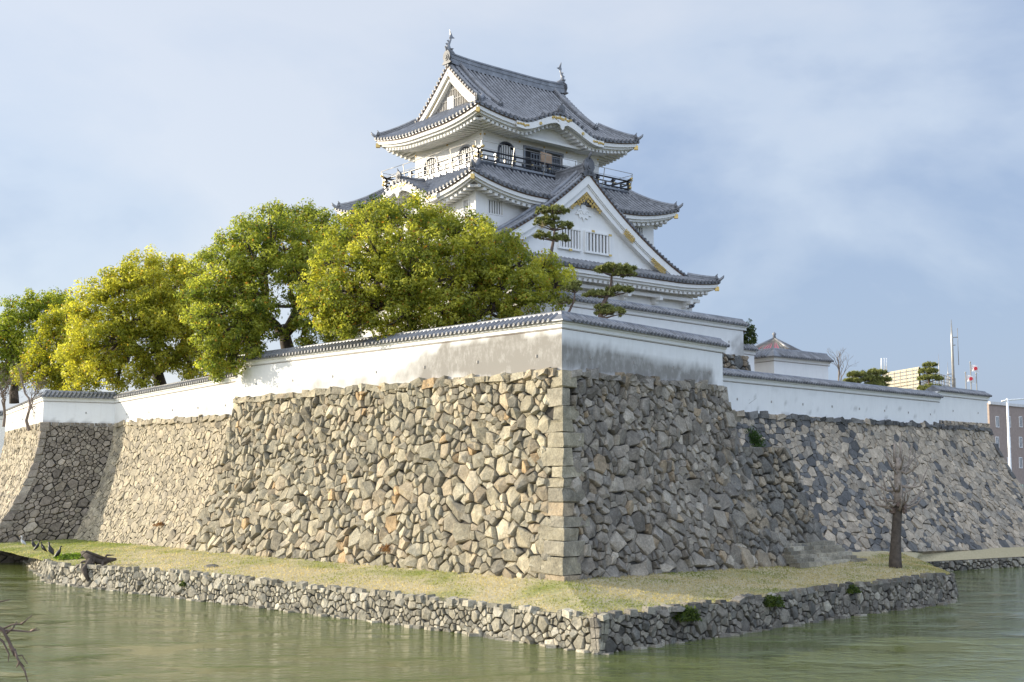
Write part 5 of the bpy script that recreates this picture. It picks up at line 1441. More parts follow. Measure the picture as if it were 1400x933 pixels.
broad_tree('broad yellow-green camphor tree with the widest crown, in front of the keep', Pd(655, 470, 57.5), px_lobes(LA, 57.0, 1, 2.6), seed=2, dens=13.5, r0=.45, cA=(.14, .18, .03), cB=(.55, .54, .09), leaf=.078)
LB = [(318, 336, 22), (340, 318, 24), (372, 300, 26), (408, 296, 24), (440, 306, 22), (455, 322, 18), (425, 334, 28), (388, 336, 30), (350, 350, 30), (318, 366, 26), (300, 388, 24), (282, 410, 24), (300, 430, 28), (330, 394, 30), (365, 382, 30),
      (405, 370, 28), (345, 424, 26), (312, 452, 24), (292, 470, 18), (330, 462, 18), (276, 436, 18), (430, 380, 22), (372, 420, 18), (434, 448, 14), (308, 480, 14), (276, 460, 14), (440, 350, 24), (420, 350, 22), (356, 440, 14), (300, 350, 16), (444, 380, 24), (438, 410, 20), (416, 452, 16), (350, 462, 14), (452, 440, 16), (290, 494, 14), (314, 494, 12), (284, 350, 12), (380, 452, 12), (262, 430, 16), (264, 400, 16), (300, 508, 8), (344, 480, 12), (400, 440, 12), (420, 470, 10), (436, 434, 20), (456, 458, 16), (352, 446, 18), (326, 500, 8), (280, 494, 14), (408, 410, 16), (270, 380, 16)]
broad_tree('camphor tree with dark forked trunk showing, left of the widest crown', Pd(400, 490, 64), px_lobes(LB, 64.5, 3, 2.4), seed=4, dens=12.5, r0=.42, cA=(.11, .16, .03), cB=(.47, .49, .08), leaf=.080)
LC = [(142, 392, 22), (165, 378, 20), (190, 368, 24), (222, 362, 24), (252, 366, 22), (270, 384, 22), (240, 390, 28), (205, 396, 30), (170, 404, 28), (140, 420, 26), (120, 446, 26), (108, 478, 24), (112, 508, 20), (138, 500, 22), (150, 462, 30), (185, 436, 32), (222, 424, 32), (254, 416, 26), (268, 444, 24),
      (240, 458, 28), (204, 470, 28), (176, 494, 22), (262, 476, 16), (286, 400, 16), (160, 520, 14), (130, 528, 14), (248, 488, 14), (228, 492, 16), (284, 424, 22), (290, 448, 18), (276, 492, 14), (196, 506, 14), (100, 536, 12), (196, 524, 9), (262, 508, 12), (282, 520, 8), (96, 490, 18), (120, 400, 16), (104, 424, 16)]
broad_tree('bright yellowish camphor tree leaning over the pale fitted wall', Pd(222, 540, 80), px_lobes(LC, 80, 5, 3.0), seed=6, dens=10, leaf=.095, r0=.5, cA=(.20, .225, .03), cB=(.60, .57, .085), cC=(.55, .38, .05), cl_r=.5)
LD = [(70, 448, 20), (92, 434, 20), (100, 460, 20), (62, 472, 22), (48, 492, 18), (78, 494, 20), (92, 512, 16), (106, 486, 14), (60, 516, 16), (84, 532, 12), (40, 512, 14)]
broad_tree('small rounded yellow-green camphor crown second from the left edge', Pd(85, 540, 88), px_lobes(LD, 88, 7, 2.0), seed=8, dens=8, leaf=.10, r0=.35, cA=(.16, .19, .022), cB=(.54, .51, .05), cl_r=.55)
LE = [(10, 446, 20), (30, 424, 22), (58, 416, 22), (84, 414, 20), (98, 420, 14), (40, 446, 24), (14, 470, 20), (0, 492, 18), (36, 472, 20), (-20, 460, 24), (-30, 490, 24), (8, 516, 16), (30, 502, 18), (-18, 516, 18)]
broad_tree('green camphor tree at the left edge of the picture behind the yellow ones', Pd(20, 545, 98), px_lobes(LE, 98, 9, 2.6), seed=10, dens=7, leaf=.11, r0=.4, cA=(.13, .19, .025), cB=(.42, .45, .06), cl_r=.6)
LF = [(482, 300, 14), (500, 290, 14), (520, 278, 12), (536, 284, 12), (512, 304, 16), (548, 296, 12)]
broad_tree('dull grey-green treetop poking up before the left eaves of the keep', Pd(515, 400, 61), px_lobes(LF, 61.2, 11, .8), seed=12, dens=20, leaf=.08, r0=.2, cA=(.04, .07, .02), cB=(.12, .16, .03), group=None, name='tree', cl_r=.3)

def pine(label, base, pads, seed, r0=.13, group='pruned pines', needle=.13, lean=None):
    """pads: (centre, half width, half height)"""
    g = np.random.default_rng(seed); rt = empty('pine_tree', base); tag(rt, label, 'tree', group); mb = MB()
    top = max((p[0] for p in pads), key=lambda q: q.z); pts = [base - V(0, 0, .3)]
    ordered = sorted(pads, key=lambda p: p[0].z)
    n = 9; dd = top - base
    for i in range(1, n):
        t = i / (n - 1); pts.append(base + dd * t + V(math.sin(t * 9 + seed) * .10, math.cos(t * 7) * .08, 0) * (1 if t < 1 else 0) * dd.length * .25)
    mb.tube(pts, [r0 * (1 - .75 * i / (n - 1)) for i in range(n)], 'old_bark', 8)
    for c, w, h in ordered:
        q = min(pts, key=lambda p: abs(p.z - (c.z - h)))
        for s_ in (-1, 1, 0):
            limb(mb, q, c + V(s_ * w * .65, g.normal(0, w * .3), -h * .5), r0 * .35, .015, g, 'old_bark', .08, 5)
    part(mb, 'trunk', rt); CC, NN, CO = [], [], []
    for c, w, h in pads:
        k = int(34 * w * w / (.6 * .6) + 12)
        for _ in range(k):
            a = g.uniform(0, 6.28); r = math.sqrt(g.random()); q = np.array([c.x + math.cos(a) * r * w, c.y + math.sin(a) * r * w * .8, c.z + h * (1.1 - r * r) * g.uniform(.1, 1.15) - h * .45 + g.normal(0, h * .18)])
            m_ = 26; d = g.normal(0, 1, (m_, 3)); d[:, 2] = np.abs(d[:, 2]) + .2; d /= np.linalg.norm(d, axis=1)[:, None]
            CC.append(q + d * needle * .55); NN.append(np.cross(d, g.normal(0, 1, (m_, 3)))); t = g.random((m_, 1)); CO.append(np.array((.08, .10, .03)) * (1 - t) + np.array((.40, .41, .13)) * t)
    C, Nn, CO = np.vstack(CC), np.vstack(NN), np.vstack(CO)
    leaf_mesh('needles', C, Nn, needle, CO, 'needle', rt, asp=.22, loc=rt.location)
def ppads(lst, d):
    return [(Pd(u, v, d), w / FPX * d, h / FPX * d) for u, v, w, h in lst]
pine('slender cloud-pruned pine before the big gable windows', Pd(757, 400, 59.5), ppads([(755, 287, 24, 7), (742, 303, 14, 7), (768, 308, 16, 7), (742, 322, 14, 7), (766, 325, 14, 7), (752, 298, 12, 5)], 59.5), 1, needle=.10)
pine('leaning cloud-pruned pine rising behind the bastion wall corner', Pd(818, 446, 52.0), ppads([(840, 367, 30, 7), (852, 374, 20, 6), (818, 402, 22, 6), (846, 396, 20, 6), (838, 426, 24, 7), (826, 420, 14, 5)], 52), 2, needle=.10)
pine('dark little pine tuft beside the widest crown above the bastion wall', Pd(775, 440, 53.5), ppads([(782, 394, 14, 6), (772, 412, 14, 5), (790, 388, 8, 4)], 53.5), 3, r0=.07, needle=.09)
pine('small pine, left of the pair beyond the long right wall', Pd(1170, 545, 88), ppads([(1172, 512, 13, 4), (1165, 521, 13, 4)], 88), 4, needle=.16)
pine('small pine, right and bushier of the pair beyond the long right wall', Pd(1197, 550, 88), ppads([(1199, 509, 12, 4), (1192, 518, 15, 4), (1206, 519, 12, 4), (1197, 526, 16, 4)], 88), 5, needle=.16)
pine('four-tiered pruned pine before the pale city building', Pd(1271, 548, 95), ppads([(1271, 499, 9, 3), (1269, 507, 12, 3.5), (1272, 517, 17, 4), (1271, 530, 16, 4), (1272, 536, 8, 3)], 95), 6, needle=.16)

def bare_tree(label, base, h, seed, mat='twig', r0=.12, spread=.9, name='bare_tree', depth=5, group=None, nb=3):
    g = np.random.default_rng(seed); mb = MB()
    rt = empty(name, base); tag(rt, label, 'tree', group)
    def rec(p, d, L, r, k):
        e = p + d * L; m_ = L2(p, e, .5) + Vector(g.normal(0, .07 * L, 3)); mb.tube([p, m_, e], [r, r * .85, r * .65], mat, 5 if k > 2 else 4, ends=False)
        if k == 0: return
        for _ in range(nb if g.random() < .6 else 2):
            nd = (d + Vector(g.normal(0, spread * .5, 3)) + V(0, 0, .12)).normalized(); rec(e if g.random() < .7 else m_, nd, L * g.uniform(.6, .85), r * .6, k - 1)
    rec(base - V(0, 0, .2), V(0, 0, 1), h * .30, r0, depth)
    part(mb, 'trunk', rt)
bare_tree('pale leafless tree beside the corner wall with the striped roof', Pd(1147, 535, 92), 3.7, 21, 'pale_bark', .10)
bare_tree('tangled leafless reddish tree behind the jog wall at far left', Pd(40, 585, 82), 5.5, 22, 'twig', .13, 1.3, depth=7)
bare_tree('low bare shrub-like tree at the very left edge', Pd(5, 580, 88), 5.0, 23, 'twig', .12, 1.3, depth=7)

# dead pollarded tree on the pier
tb = Pz(1224, 780, 1.93); rt = empty('pollarded_tree', tb); tag(rt, 'bare pollarded tree with a thick dark trunk standing on the lawn point at right', 'tree')
g = np.random.default_rng(33); mb = MB(); s_ = tb.y / FPX
Pt = lambda u, v: Pd(u, v, tb.y)
tr = [tb - V(0, 0, .3), Pt(1224, 765), Pt(1225, 735), Pt(1227, 700), Pt(1229, 690)]
mb.tube(tr, [.34, .27, .22, .20, .24], 'bark', 12)
for j in range(16):
    a = j * .9; mb.disc(Pt(1228, 694) + V(math.cos(a) * .25, math.sin(a) * .25, g.normal(0, .12)), (math.cos(a), math.sin(a), .2), .11, .12, 'old_bark', 7)
mb.tube([Pt(1228, 692), Pt(1229, 672), Pt(1227, 655), Pt(1229, 640), Pt(1227, 626)], [.23, .18, .16, .19, .12], 'pale_bark', 10)
mb.tube([Pt(1224, 632), Pt(1223, 618), Pt(1223, 606)], [.09, .07, .05], 'pale_bark', 7); mb.tube([Pt(1231, 632), Pt(1232, 618), Pt(1231, 604)], [.08, .06, .04], 'pale_bark', 7)
part(mb, 'trunk', rt); mb = MB()
for v0, k in ((690, 15), (668, 8), (642, 9)):
    for j in range(k):
        a = 2 * math.pi * j / k + g.normal(0, .25); o = Pt(1228, v0 + g.normal(0, 4)); L = g.uniform(.7, 1.55) * (1 if v0 > 650 else .7)
        dx, dy = math.cos(a), math.sin(a); p1 = o + V(dx * L * .35, dy * L * .35, -.05 + g.normal(0, .1)); p2_ = o + V(dx * L * .7, dy * L * .7, .10 + g.normal(0, .12)); p3_ = o + V(dx * L * 1.0, dy * L, .45 + g.uniform(0, .5))
        mb.tube([o, p1, p2_, p3_], [.075, .058, .042, .014], 'pale_bark', 6)
        if g.random() < .8: mb.tube([p2_, p2_ + V(dx * .3 + g.normal(0, .15), dy * .3, g.uniform(.1, .6))], [.03, .008], 'pale_bark', 5)
part(mb, 'branches', rt)

# foreground branch from the near bank at left
g = np.random.default_rng(44); rt = empty('bare_tree', V(-4.9, 7.0, 4.8)); tag(rt, 'dark bare twigs reaching in from the lower left corner close to the camera', 'branch')
mb = MB(); mb.tube([V(-4.9, 7.0, 4.6), V(-4.85, 7.2, 5.2), V(-4.7, 7.5, 5.9), V(-4.3, 7.9, 6.1)], [.12, .10, .07, .04], 'bark', 8)
F8 = lambda u, v, d=8.0: Pd(u, v, d)
mb.tube([V(-4.7, 7.5, 5.75), F8(-80, 830), F8(-30, 836), F8(4, 862), F8(18, 888), F8(26, 905), F8(34, 918), F8(40, 940)], [.04, .022, .014, .011, .009, .008, .006, .003], 'old_bark', 6)
for path in ([(-30, 868), (0, 862), (16, 854), (30, 853), (44, 841)], [(0, 862), (20, 862), (40, 864), (55, 861)], [(42, 863), (50, 859)], [(-20, 826), (0, 823), (15, 820)], [(10, 872), (14, 884), (20, 897), (30, 896), (37, 908)], [(-10, 866), (4, 878), (12, 895), (10, 905)], [(26, 905), (22, 913)], [(30, 853), (36, 849)], [(20, 888), (24, 902), (33, 912)], [(8, 866), (18, 858), (22, 850)]):
    m_ = len(path); mb.tube([F8(u + g.normal(0, .6), v, 8.0 + g.normal(0, .03)) for u, v in path], [.009 * (1 - .7 * i / (m_ - 1)) for i in range(m_)], 'old_bark', 5)
part(mb, 'branches', rt)

# bushes and weeds
def bush(label, c, w, h, seed, cA, cB, name='bush', n=2200, leaf=.05, group=None, mat='leaf'):
    g = np.random.default_rng(seed); d = g.normal(0, 1, (n, 3)); d /= np.linalg.norm(d, axis=1)[:, None]; d[:, 2] = np.abs(d[:, 2]); r = g.uniform(.55, 1.05, (n, 1)) * (1 + .18 * np.sin(d[:, :1] * 7 + seed) * np.cos(d[:, 1:2] * 6))
    C = np.array(c) + d * r * np.array([w, w * .7, h]); t = g.random((n, 1)); o = leaf_mesh(name, C, d + g.normal(0, .5, (n, 3)), leaf, np.array(cA) * (1 - t) + np.array(cB) * t, mat, None, .35, loc=V(*c)); o.location = c
    tag(o, label, 'bush' if name == 'bush' else 'plant', group); return o
bush('round green bush growing on the ledge between bastion and buttress', Pd(1026, 612, 60.6), .68, .95, 1, (.025, .06, .012), (.09, .16, .03), leaf=.055, n=2600)
gd, gy = ((.03, .06, .012), (.13, .17, .03)), ((.16, .08, .04), (.30, .17, .09))
spots = [(930, 868, .6, .5, 0, 'trailing green weeds hanging on the shaded moat wall'), (1044, 834, .5, .55, 0, 'green weeds on the shaded moat wall below the middle of the right lawn'), (508, 848, .3, .12, 0, None)]
bush('green weeds growing on the shaded moat wall near its corner', at_z(L2(MW[6], MW[7], .62), 1.5), .55, .45, 3, *gd, name='weed', n=900, leaf=.07)
bush('green weeds on the shaded moat wall opposite the bastion end', at_z(L2(MW[7], MW[8], .35), 1.6), .45, .35, 4, *gd, name='weed', n=700, leaf=.07)
bush('small weed tuft on the shaded moat wall near the pollarded tree', at_z(L2(MW[8], MW[9], .10), 1.7), .3, .3, 5, *gd, name='weed', n=400, leaf=.06)
bush('small green weed on the sunlit moat wall left of its middle', L2(MW[3], at_z(MW[3], mtz[3]), .5), .18, .22, 6, *gd, name='weed', n=220, leaf=.05)
def onF(F, u, v):        # point on a face nearest to a pixel
    best = None
    for a in np.linspace(0, 1, 60):
        for b in np.linspace(0, 1, 40):
            q = F.pos(a * F.L, b * F.H); d = q - V(0, 0, EYE); dc = d.y * _c + d.z * _s; uu = 700 + FPX * d.x / dc; vv = 466.5 - FPX * (-d.y * _s + d.z * _c) / dc
            e = (uu - u) ** 2 + (vv - v) ** 2
            if best is None or e < best[0]: best = (e, q, a, b)
    _, q, a, b = best; return q + F.nrm(a * F.L, b * F.H) * .1
bush('reddish dry weed low on the sunlit bastion face, right of its middle', onF(FL, 530, 752), .4, .3, 7, *gy, name='weed', n=260, leaf=.055)
bush('dry bracken patch halfway up the pale fitted wall', onF(F2, 222, 722), .4, .2, 10, *gy, name='weed', n=200, leaf=.06)
bush('bright green clump of grass beside the birds on the lawn', Pz(103, 764, 1.78), 1.1, .28, 12, (.10, .18, .02), (.24, .34, .05), name='weed', n=1300, leaf=.08)
bush('leafy shrub at the right end of the upper white wall', Pd(1024, 470, 69.5), .45, 1.3, 13, (.03, .06, .015), (.12, .15, .04), n=900, leaf=.09)
g = np.random.default_rng(3); mb = MB(); q = Pd(1010, 563, 61.2); rt = empty('dry_sapling', q); tag(rt, 'thin leafless sapling standing against the long white wall', 'plant')
for j in range(9):
    e = q + V(g.normal(0, .28), .0, g.uniform(.5, 1.0)); mb.tube([q, L2(q, e, .5) + V(g.normal(0, .04), 0, 0), e], [.014, .01, .005], 'twig', 4)
part(mb, 'stems', rt)
# short grass tufts over both lawns: one mass
def tufts(rows, n, seed, name):
    g = np.random.default_rng(seed); nj, ni = len(rows), len(rows[0]); C = np.empty((n, 3)); CO = np.empty((n, 3))
    for k in range(n):
        a = g.uniform(0, nj - 1.001); b = g.uniform(0, ni - 1.001); j, i = int(a), int(b); p = L2(L2(rows[j][i], rows[j][i + 1], b - i), L2(rows[j + 1][i], rows[j + 1][i + 1], b - i), a - j); C[k] = (p.x, p.y, p.z + .03)
        gr = min(1, max(0, .16 + 1.4 * green_of(p)[0] + 1.2 * noise.noise(p * .6) + g.normal(0, .2))); CO[k] = np.array((.52, .44, .26)) * (1 - gr) + np.array((.22, .26, .06)) * gr; CO[k] *= g.uniform(.8, 1.1)
    o = leaf_mesh(name, C, np.tile(np.array([[.0, -1, .35]]), (n, 1)) + g.normal(0, .8, (n, 3)), .042, CO, 'leaf', None, .3); o['kind'] = 'stuff'; o['label'] = 'short straw-coloured and green grass on the moat lawn'; o['category'] = 'grass'
tufts(lawn_rows(outL, inL, 22, 160), 26000, 5, 'grass'); tufts(lawn_rows(outR, inR, 20, 90), 20000, 6, 'grass')

# ------------------------------------------------------------------ small things by the water
def bird(label, p, ang, size, white=False, wing=False, group='cormorants on the moat wall', upright=.8):
    base = p; rt = empty('heron' if white else 'cormorant', base, ang); tag(rt, label, 'bird', None if white else group); s = size; mb = MB(); mt = 'grey_feather' if white else 'black_feather'
    if white:
        mb.tube([V(-.32, 0, .42) * s, V(-.18, 0, .50) * s, V(0, 0, .60) * s, V(.12, 0, .70) * s, V(.16, 0, .82) * s, V(.10, 0, .94) * s, V(.15, 0, 1.05) * s, V(.24, 0, 1.06) * s], [.02 * s, .09 * s, .13 * s, .09 * s, .045 * s, .035 * s, .045 * s, .03 * s], mt, 9)
    else:
        mb.tube([V(-.42, 0, .10) * s, V(-.25, 0, .24) * s, V(-.08, 0, .42) * s, V(.04, 0, .62) * s, V(.10, 0, .78) * s, V(.10, 0, .92) * s, V(.16, 0, 1.0) * s, V(.24, 0, 1.0) * s], [.03 * s, .10 * s, .16 * s, .14 * s, .07 * s, .055 * s, .06 * s, .035 * s], mt, 10)
    o = mb.build('body', rt); b = MB(); hd = V(.24, 0, 1.06) * s if white else V(.24, 0, 1.0) * s
    b.tube([hd, hd + V(.16, 0, -.02) * s], [.022 * s, .006 * s], 'beak', 5); b.build('beak', rt)
    for sd in (-1, 1):
        l = MB(); l.tube([V(0, sd * .05, .45 if white else .32) * s, V(.02, sd * .05, .2) * s, V(0, sd * .05, .0) * s, V(.1, sd * .06, -.0) * s], [.02 * s, .012 * s, .012 * s, .01 * s], 'beak' if white else 'black_feather', 5); l.build('leg', rt)
        if not white:
            w = MB(); w.tube([V(.02, sd * .13, .62) * s, V(-.12, sd * .17, .42) * s, V(-.36, sd * .08, .12) * s], [.05 * s, .09 * s, .02 * s], 'black_feather', 7); w.build('wing', rt)
bz_ = lambda u, v, z: Pz(u, v, z)
bird('pale grey heron standing furthest left of the birds', Pz(31, 752, 1.72), R(160), .75, True)
for (u, v, a, s_, lb) in ((45, 748, 160, .5, 'black cormorant nearest the pale heron'), (51, 751, 20, .5, 'black cormorant second from the heron, facing right'), (58, 753, 200, .52, 'black cormorant in the middle of the row facing left'), (68, 757, 150, .62, 'tall black cormorant, second from the stump end of the row'), (80, 762, 10, .58, 'black cormorant nearest the driftwood stump')):
    bird(lb, Pz(u, v + 3, 1.76), R(a), s_ * 1.15)
# driftwood stump on the edge
sb = Pz(134, 773, 1.80); rt = empty('tree_stump', sb); tag(rt, 'gnarled dark uprooted stump lying over the edge of the moat wall', 'stump'); mb = MB(); g = np.random.default_rng(12)
mb.tube([sb + V(-.9, .3, .60), sb + V(-.4, .1, .32), sb + V(.2, .05, .20), sb + V(.85, .1, .28)], [.10, .22, .20, .06], 'bark', 9)
for j in range(9):
    a = g.uniform(0, 6.28); mb.tube([sb + V(g.uniform(-.6, .4), 0, .3), sb + V(math.cos(a) * .6 - .2, math.sin(a) * .35, .25 + g.uniform(-.3, .5)), sb + V(math.cos(a) * 1.0 - .2, math.sin(a) * .5, .2 + g.uniform(-.6, .4))], [.09, .06, .015], 'bark', 6)
mb.tube([sb + V(-.3, -.1, .2), sb + V(-.5, -.5, -.2), sb + V(-.2, -.7, -.7)], [.2, .16, .05], 'bark', 7)
part(mb, 'roots', rt)
def rock(label, p, r, seed):
    g = np.random.default_rng(seed); mb = MB(); vs = []; n = 8
    for j in range(4):
        for i in range(n):
            a = 2 * math.pi * i / n; k = (1, .95, .65, .2)[j] * g.uniform(.8, 1.15); vs.append((math.cos(a) * r * k, math.sin(a) * r * k * .8, (0, .3, .55, .66)[j] * r * g.uniform(.9, 1.1) - .04))
    mb.add(vs, [(j * n + i, j * n + (i + 1) % n, (j + 1) * n + (i + 1) % n, (j + 1) * n + i) for j in range(3) for i in range(n)] + [tuple(3 * n + i for i in range(n))], 'rough_stone', False, (.2, .185, .155, 1))
    o = mb.build('rock', attr=True, loc=p); tag(o, label, 'rock')
rock('flat grey rock lying alone on the sunlit lawn', Pz(290, 779, 1.85), .42, 1); rock('pale stone on the moat wall top right of its corner', Pz(925, 834, 1.86), .28, 2)
rock('small pale stone on the lawn in the sun by the right end', Pz(968, 824, 1.92), .14, 3); rock('brown lump of root on the sunlit moat wall', Pz(382, 797, 1.82), .22, 4)

# ------------------------------------------------------------------ beyond the castle
# striped pavilion roof
pc = Pd(1059, 478, 92); rt = empty('pavilion', at_z(pc, 9.3)); tag(rt, 'low pavilion with a grey and pink striped pyramid roof behind the corner wall', 'pavilion'); mb = MB()
zt = Pd(1054, 463, 92).z; ze = Pd(1059, 481, 92).z; w_ = 2.35
c4 = [pc + V(math.cos(a) * w_ * 1.0, math.sin(a) * w_ * 1.0, 0) for a in [R(-75) + math.pi / 2 * i for i in range(4)]]; ap_ = at_z(pc, zt)
for i in range(4):
    a, b = at_z(c4[i], ze), at_z(c4[(i + 1) % 4], ze); n = 14
    for j in range(n):
        p, q = L2(a, b, j / n), L2(a, b, (j + 1) / n); lift = .10
        mb.add([p, q, L2(q, ap_, .97), L2(p, ap_, .97)], [(0, 1, 2, 3)], 'pink_sheet' if (j in (5, 6, 7, 9, 10) and i in (0, 3)) or j == 3 else 'old_tile')
        mb.tube([p + V(0, 0, .03), L2(p, ap_, .97) + V(0, 0, .03)], .035, 'old_tile', 4)
    mb.tube([a, ap_], .10, 'roof_tile', 6)
mb.tube([ap_ - V(0, 0, .1), ap_ + V(0, 0, .25), ap_ + V(0, 0, .35), ap_ + V(0, 0, .5)], [.16, .10, .17, .03], 'roof_tile', 8)
part(mb, 'roof', rt); mb = MB()
for q in c4: mb.bar(L2(at_z(q, 9.3), at_z(pc, 9.3), .2), L2(at_z(q, ze), at_z(pc, ze), .2), .2, .2, 'old_bark')
part(mb, 'posts', rt)
# small plaster wall piece left of it
lw0, lw1 = Pd(1000, 478, 78), Pd(1031, 483, 80)
plaster_wall('plaster_wall', 'short tiled wall end between the leafy shrub and the corner wall', [at_z(lw0, 0), at_z(lw1, 0)], [9.3] * 2, [lw0.z, lw0.z], over=.1, cap_w=.55, rise=.5)
# city building with clad top floor and railing
b0 = Pd(1207, 505, 190); b1 = Pd(1257, 503, 178); b2 = Pd(1305, 505, 200); zt = Pd(1257, 502.5, 178).z
rt = empty('office_building', at_z(b1, 2.4)); tag(rt, 'pale cream city office with a slatted rooftop screen beyond the walls', 'building')
def block(mb, a, b, c, z0, z1, mat):
    d = a + c - b; prism(mb, [a, b, c, d], z0, z1, mat)
mb = MB(); block(mb, b0, b1, b2, 2.4, zt - 3.3, 'beige_panel'); part(mb, 'wall', rt); mb = MB()
for (p, q, mt) in ((b0, b1, 'beige_panel'), (b1, b2, 'steel')):
    p, q = at_z(p, 0), at_z(q, 0); d = (q - p); L = d.length; d.normalize(); k = 24 if mt == 'beige_panel' else 12
    for i in range(k + 1): mb.bar(p + d * (L * i / k) + V(0, 0, zt - 3.3), p + d * (L * i / k) + V(0, 0, zt), .22 if i % 4 == 0 else .10, .12, 'beige_panel' if i % 5 == 0 else mt)
    for j in range(7): mb.bar(p + V(0, 0, zt - 3.2 + j * .52), q + V(0, 0, zt - 3.2 + j * .52), .06, .34 if mt == 'beige_panel' else .10, mt)
part(mb, 'rooftop_screen', rt)
mb = MB(); block(mb, L2(b0, b1, .1) + V(0, 3, 0), L2(b1, b0, .1) + V(0, 3, 0), L2(b2, b1, .15), zt - 3.3, zt - 1.5, 'far_plaster'); part(mb, 'roof_plant_room', rt)
mb = MB()
for u in (1205, 1209, 1212): mb.tube([Pd(u, 508, 188), Pd(u, 490, 188)], .10, 'white_paint', 5)
part(mb, 'vent_pipes', rt)
def mast(label, u, v0, v1, d, r, cat='mast', name='antenna_mast', arms=True, lat=False):
    a, b = Pd(u, v1, d), Pd(u, v0, d); b = V(a.x, a.y, b.z); a = at_z(a, min(a.z, 9)); rt = empty(name, a); tag(rt, label, cat)
    mb = MB(); mb.tube([a, L2(a, b, .85), b], [r, r * .8, r * .15], 'steel', 7); part(mb, 'pole', rt)
    if arms:
        mb = MB()
        for t, w in ((.86, .9), (.80, .5)): mb.tube([L2(a, b, t) - V(.2, 0, 0), L2(a, b, t) + V(w, 0, .1)], .07, 'steel', 5)
        mb.tube([L2(a, b, .80) + V(.9, 0, -3), L2(a, b, .86) + V(.9, 0, 1.5)], .05, 'steel', 5); part(mb, 'antenna', rt)
    return a, b
mast('tall tapering radio mast rising above the city office', 1304, 437, 532, 185, .24)
mast('thin whip antenna in the middle of the office roof', 1284, 484, 510, 185, .07, arms=False); mast('short bent antenna right of the whip antenna on the office roof', 1296, 495, 508, 187, .08, arms=True)
def flagpole(label, u, v0, v1, d, flag):
    a, b = Pd(u, v1, d), Pd(u, v0, d); b = V(a.x, a.y, b.z); a = at_z(a, 2.4); rt = empty('flagpole', a); tag(rt, label, 'flagpole', 'flagpoles beyond the end of the wall')
    mb = MB(); mb.tube([a, b], [.11, .06], 'steel', 6); mb.disc(b, (0, 0, 1), .08, .1, 'steel', 6); part(mb, 'pole', rt)
    if flag:
        mb = MB(); w, h = .95, .7; n = 8; vs = []
        for i in range(n + 1):
            for j in range(5): vs.append(b + V(w * i / n, .15 * math.sin(i * .9 + j * .3), -.2 - h * j / 4 - .25 * (i / n) ** 1.5))
        mb.add(vs, [(i * 5 + j, i * 5 + j + 1, (i + 1) * 5 + j + 1, (i + 1) * 5 + j) for i in range(n) for j in range(4)], 'white_paint', True)
        fo = mb; c_ = b + V(w * .5, 0, -.2 - h * .5 - .1)
        mb.disc(c_ - V(0, .20, 0), (0, -1, 0), .20, .03, 'red_paint', 16); part(mb, 'flag', rt)
flagpole('middle and tallest flagpole with a white flag bearing a red disc', 1328.5, 496, 545, 130, True); flagpole('left flagpole with a lower white flag bearing a red disc', 1321.5, 510, 545, 130, True); flagpole('right flagpole without a flag', 1336, 511, 545, 130, False)
# brown building
c0_, c1_ = Pd(1352, 553, 150), Pd(1450, 549, 168); zt = Pd(1352, 551, 150).z; cb = c0_ + V(-10, 22, 0)
rt = empty('brown_building', at_z(c0_, 2.4)); tag(rt, 'brown tiled building with rows of grey windows at the right edge', 'building')
mb = MB(); block(mb, at_z(cb, 0), at_z(c0_, 0), at_z(c1_, 0), 2.4, zt, 'brown_cladding'); part(mb, 'wall', rt)
mb = MB(); d = (c1_ - c0_); d.z = 0; d.normalize(); n_ = V(d.y, -d.x, 0); mb.bar(at_z(c0_, zt) + n_ * .05, at_z(c1_, zt) + n_ * .05, .3, .35, 'far_plaster'); part(mb, 'parapet', rt)
rm = Matrix.Rotation(math.atan2(d.y, d.x), 3, 'Z')
for v in (577, 605, 633):
    for u in (1363, 1379, 1395):
        q = onv(u, v, at_z(c0_, 0), at_z(c1_, 0)) + n_ * .03; f = MB(); wv, hv = .95, 1.4
        for (x0_, x1_, z0_, z1_) in ((-wv / 2, wv / 2, hv / 2 - .08, hv / 2), (-wv / 2, wv / 2, -hv / 2, -hv / 2 + .08), (-wv / 2, -wv / 2 + .07, -hv / 2 + .08, hv / 2 - .08), (wv / 2 - .07, wv / 2, -hv / 2 + .08, hv / 2 - .08), (-.03, .03, -hv / 2 + .08, hv / 2 - .08)):
            f.box(q + d * ((x0_ + x1_) / 2) + V(0, 0, (z0_ + z1_) / 2), (x1_ - x0_, .12, z1_ - z0_), 'white_paint', rm)
        wd = part(f, 'window', rt); f = MB(); f.box(q - n_ * .0, (wv - .16, .04, hv - .18), 'glass', rm); shift(f, rt.location); pn = f.build('pane', wd)
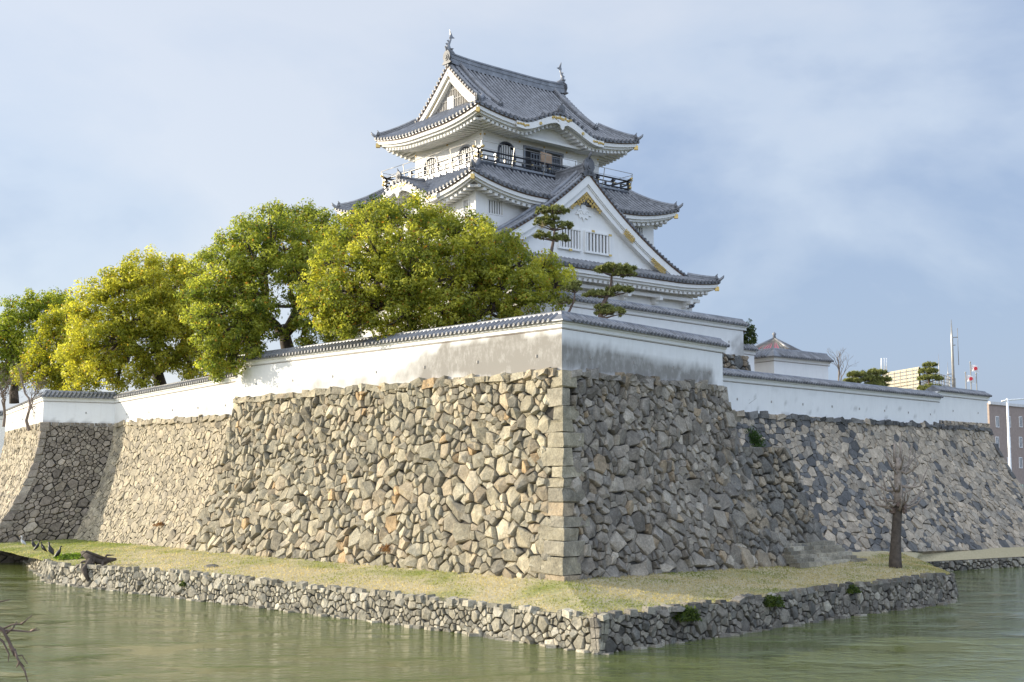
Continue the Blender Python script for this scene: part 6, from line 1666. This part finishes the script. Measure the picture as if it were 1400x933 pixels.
# street lamp
la = Pd(1379, 660, 105); lt_ = Pd(1377, 545, 105); la = V(lt_.x, 105, 2.4); rt = empty('street_lamp', la); tag(rt, 'tall pale grey street lamp with a long arm at the right edge', 'street lamp')
mb = MB(); mb.tube([la, la + V(0, 0, .3), at_z(la, lt_.z)], [.18, .13, .10], 'white_paint', 10); part(mb, 'pole', rt)
mb = MB(); mb.tube([at_z(la, lt_.z - .15) - V(.5, 0, .1), at_z(la, lt_.z - .15), at_z(la, lt_.z + .05) + V(2.6, 0, 0)], .07, 'white_paint', 7); part(mb, 'arm', rt)
mb = MB(); mb.box(at_z(la, lt_.z + .05) + V(2.9, 0, 0), (.9, .35, .16), 'white_paint'); part(mb, 'lamp_head', rt)
# fence and street beyond the right corner
rt = empty('mesh_fence', V(42, 112.8, 2.4)); tag(rt, 'pale green mesh fence along the street at the right edge', 'fence'); 
for i in range(12):
    mb = MB(); x = 42 + i * 2; mb.bar(V(x, 112.8, 2.4), V(x, 112.8, 5.0), .08, .08, 'green_mesh'); part(mb, 'post', rt)
mb = MB()
for z in [2.7 + .22 * i for i in range(11)]: mb.bar(V(42, 112.8, z), V(64, 112.8, z), .02, .03, 'green_mesh')
for i in range(110): mb.bar(V(42 + .2 * i, 112.79, 2.5), V(42 + .2 * i, 112.79, 5.0), .02, .02, 'green_mesh')
part(mb, 'mesh_panel', rt)
rt = empty('low_wall', V(42, 111.6, 0)); tag(rt, 'pale concrete bank wall below the mesh fence at the right edge', 'wall'); mb = MB(); mb.box(V(56, 111.6, 1.2), (30, .5, 2.7), 'far_plaster'); part(mb, 'wall_face', rt)
mb = MB(); mb.add([(30, 120, 2.41), (400, 120, 2.41), (400, 132, 2.41), (30, 132, 2.41)], [(0, 1, 2, 3)], 'asphalt'); o = mb.build('road'); o['kind'] = 'structure'
# walkway kerb at far left
mb = MB(); q0, q1 = MW[0] + (MW[0] - MW[1]) * 1.5, MW[1]; mb.bar(at_z(q0, .85) + V(0, .3, 0), at_z(q1, .85) + V(0, .3, 0), .6, .9, 'far_plaster'); o = mb.build('kerb'); tag(o, 'pale concrete kerb at the waterline by the left edge', 'kerb')
print('objects', len(bpy.data.objects), 'polys', sum(len(m.polygons) for m in bpy.data.meshes))
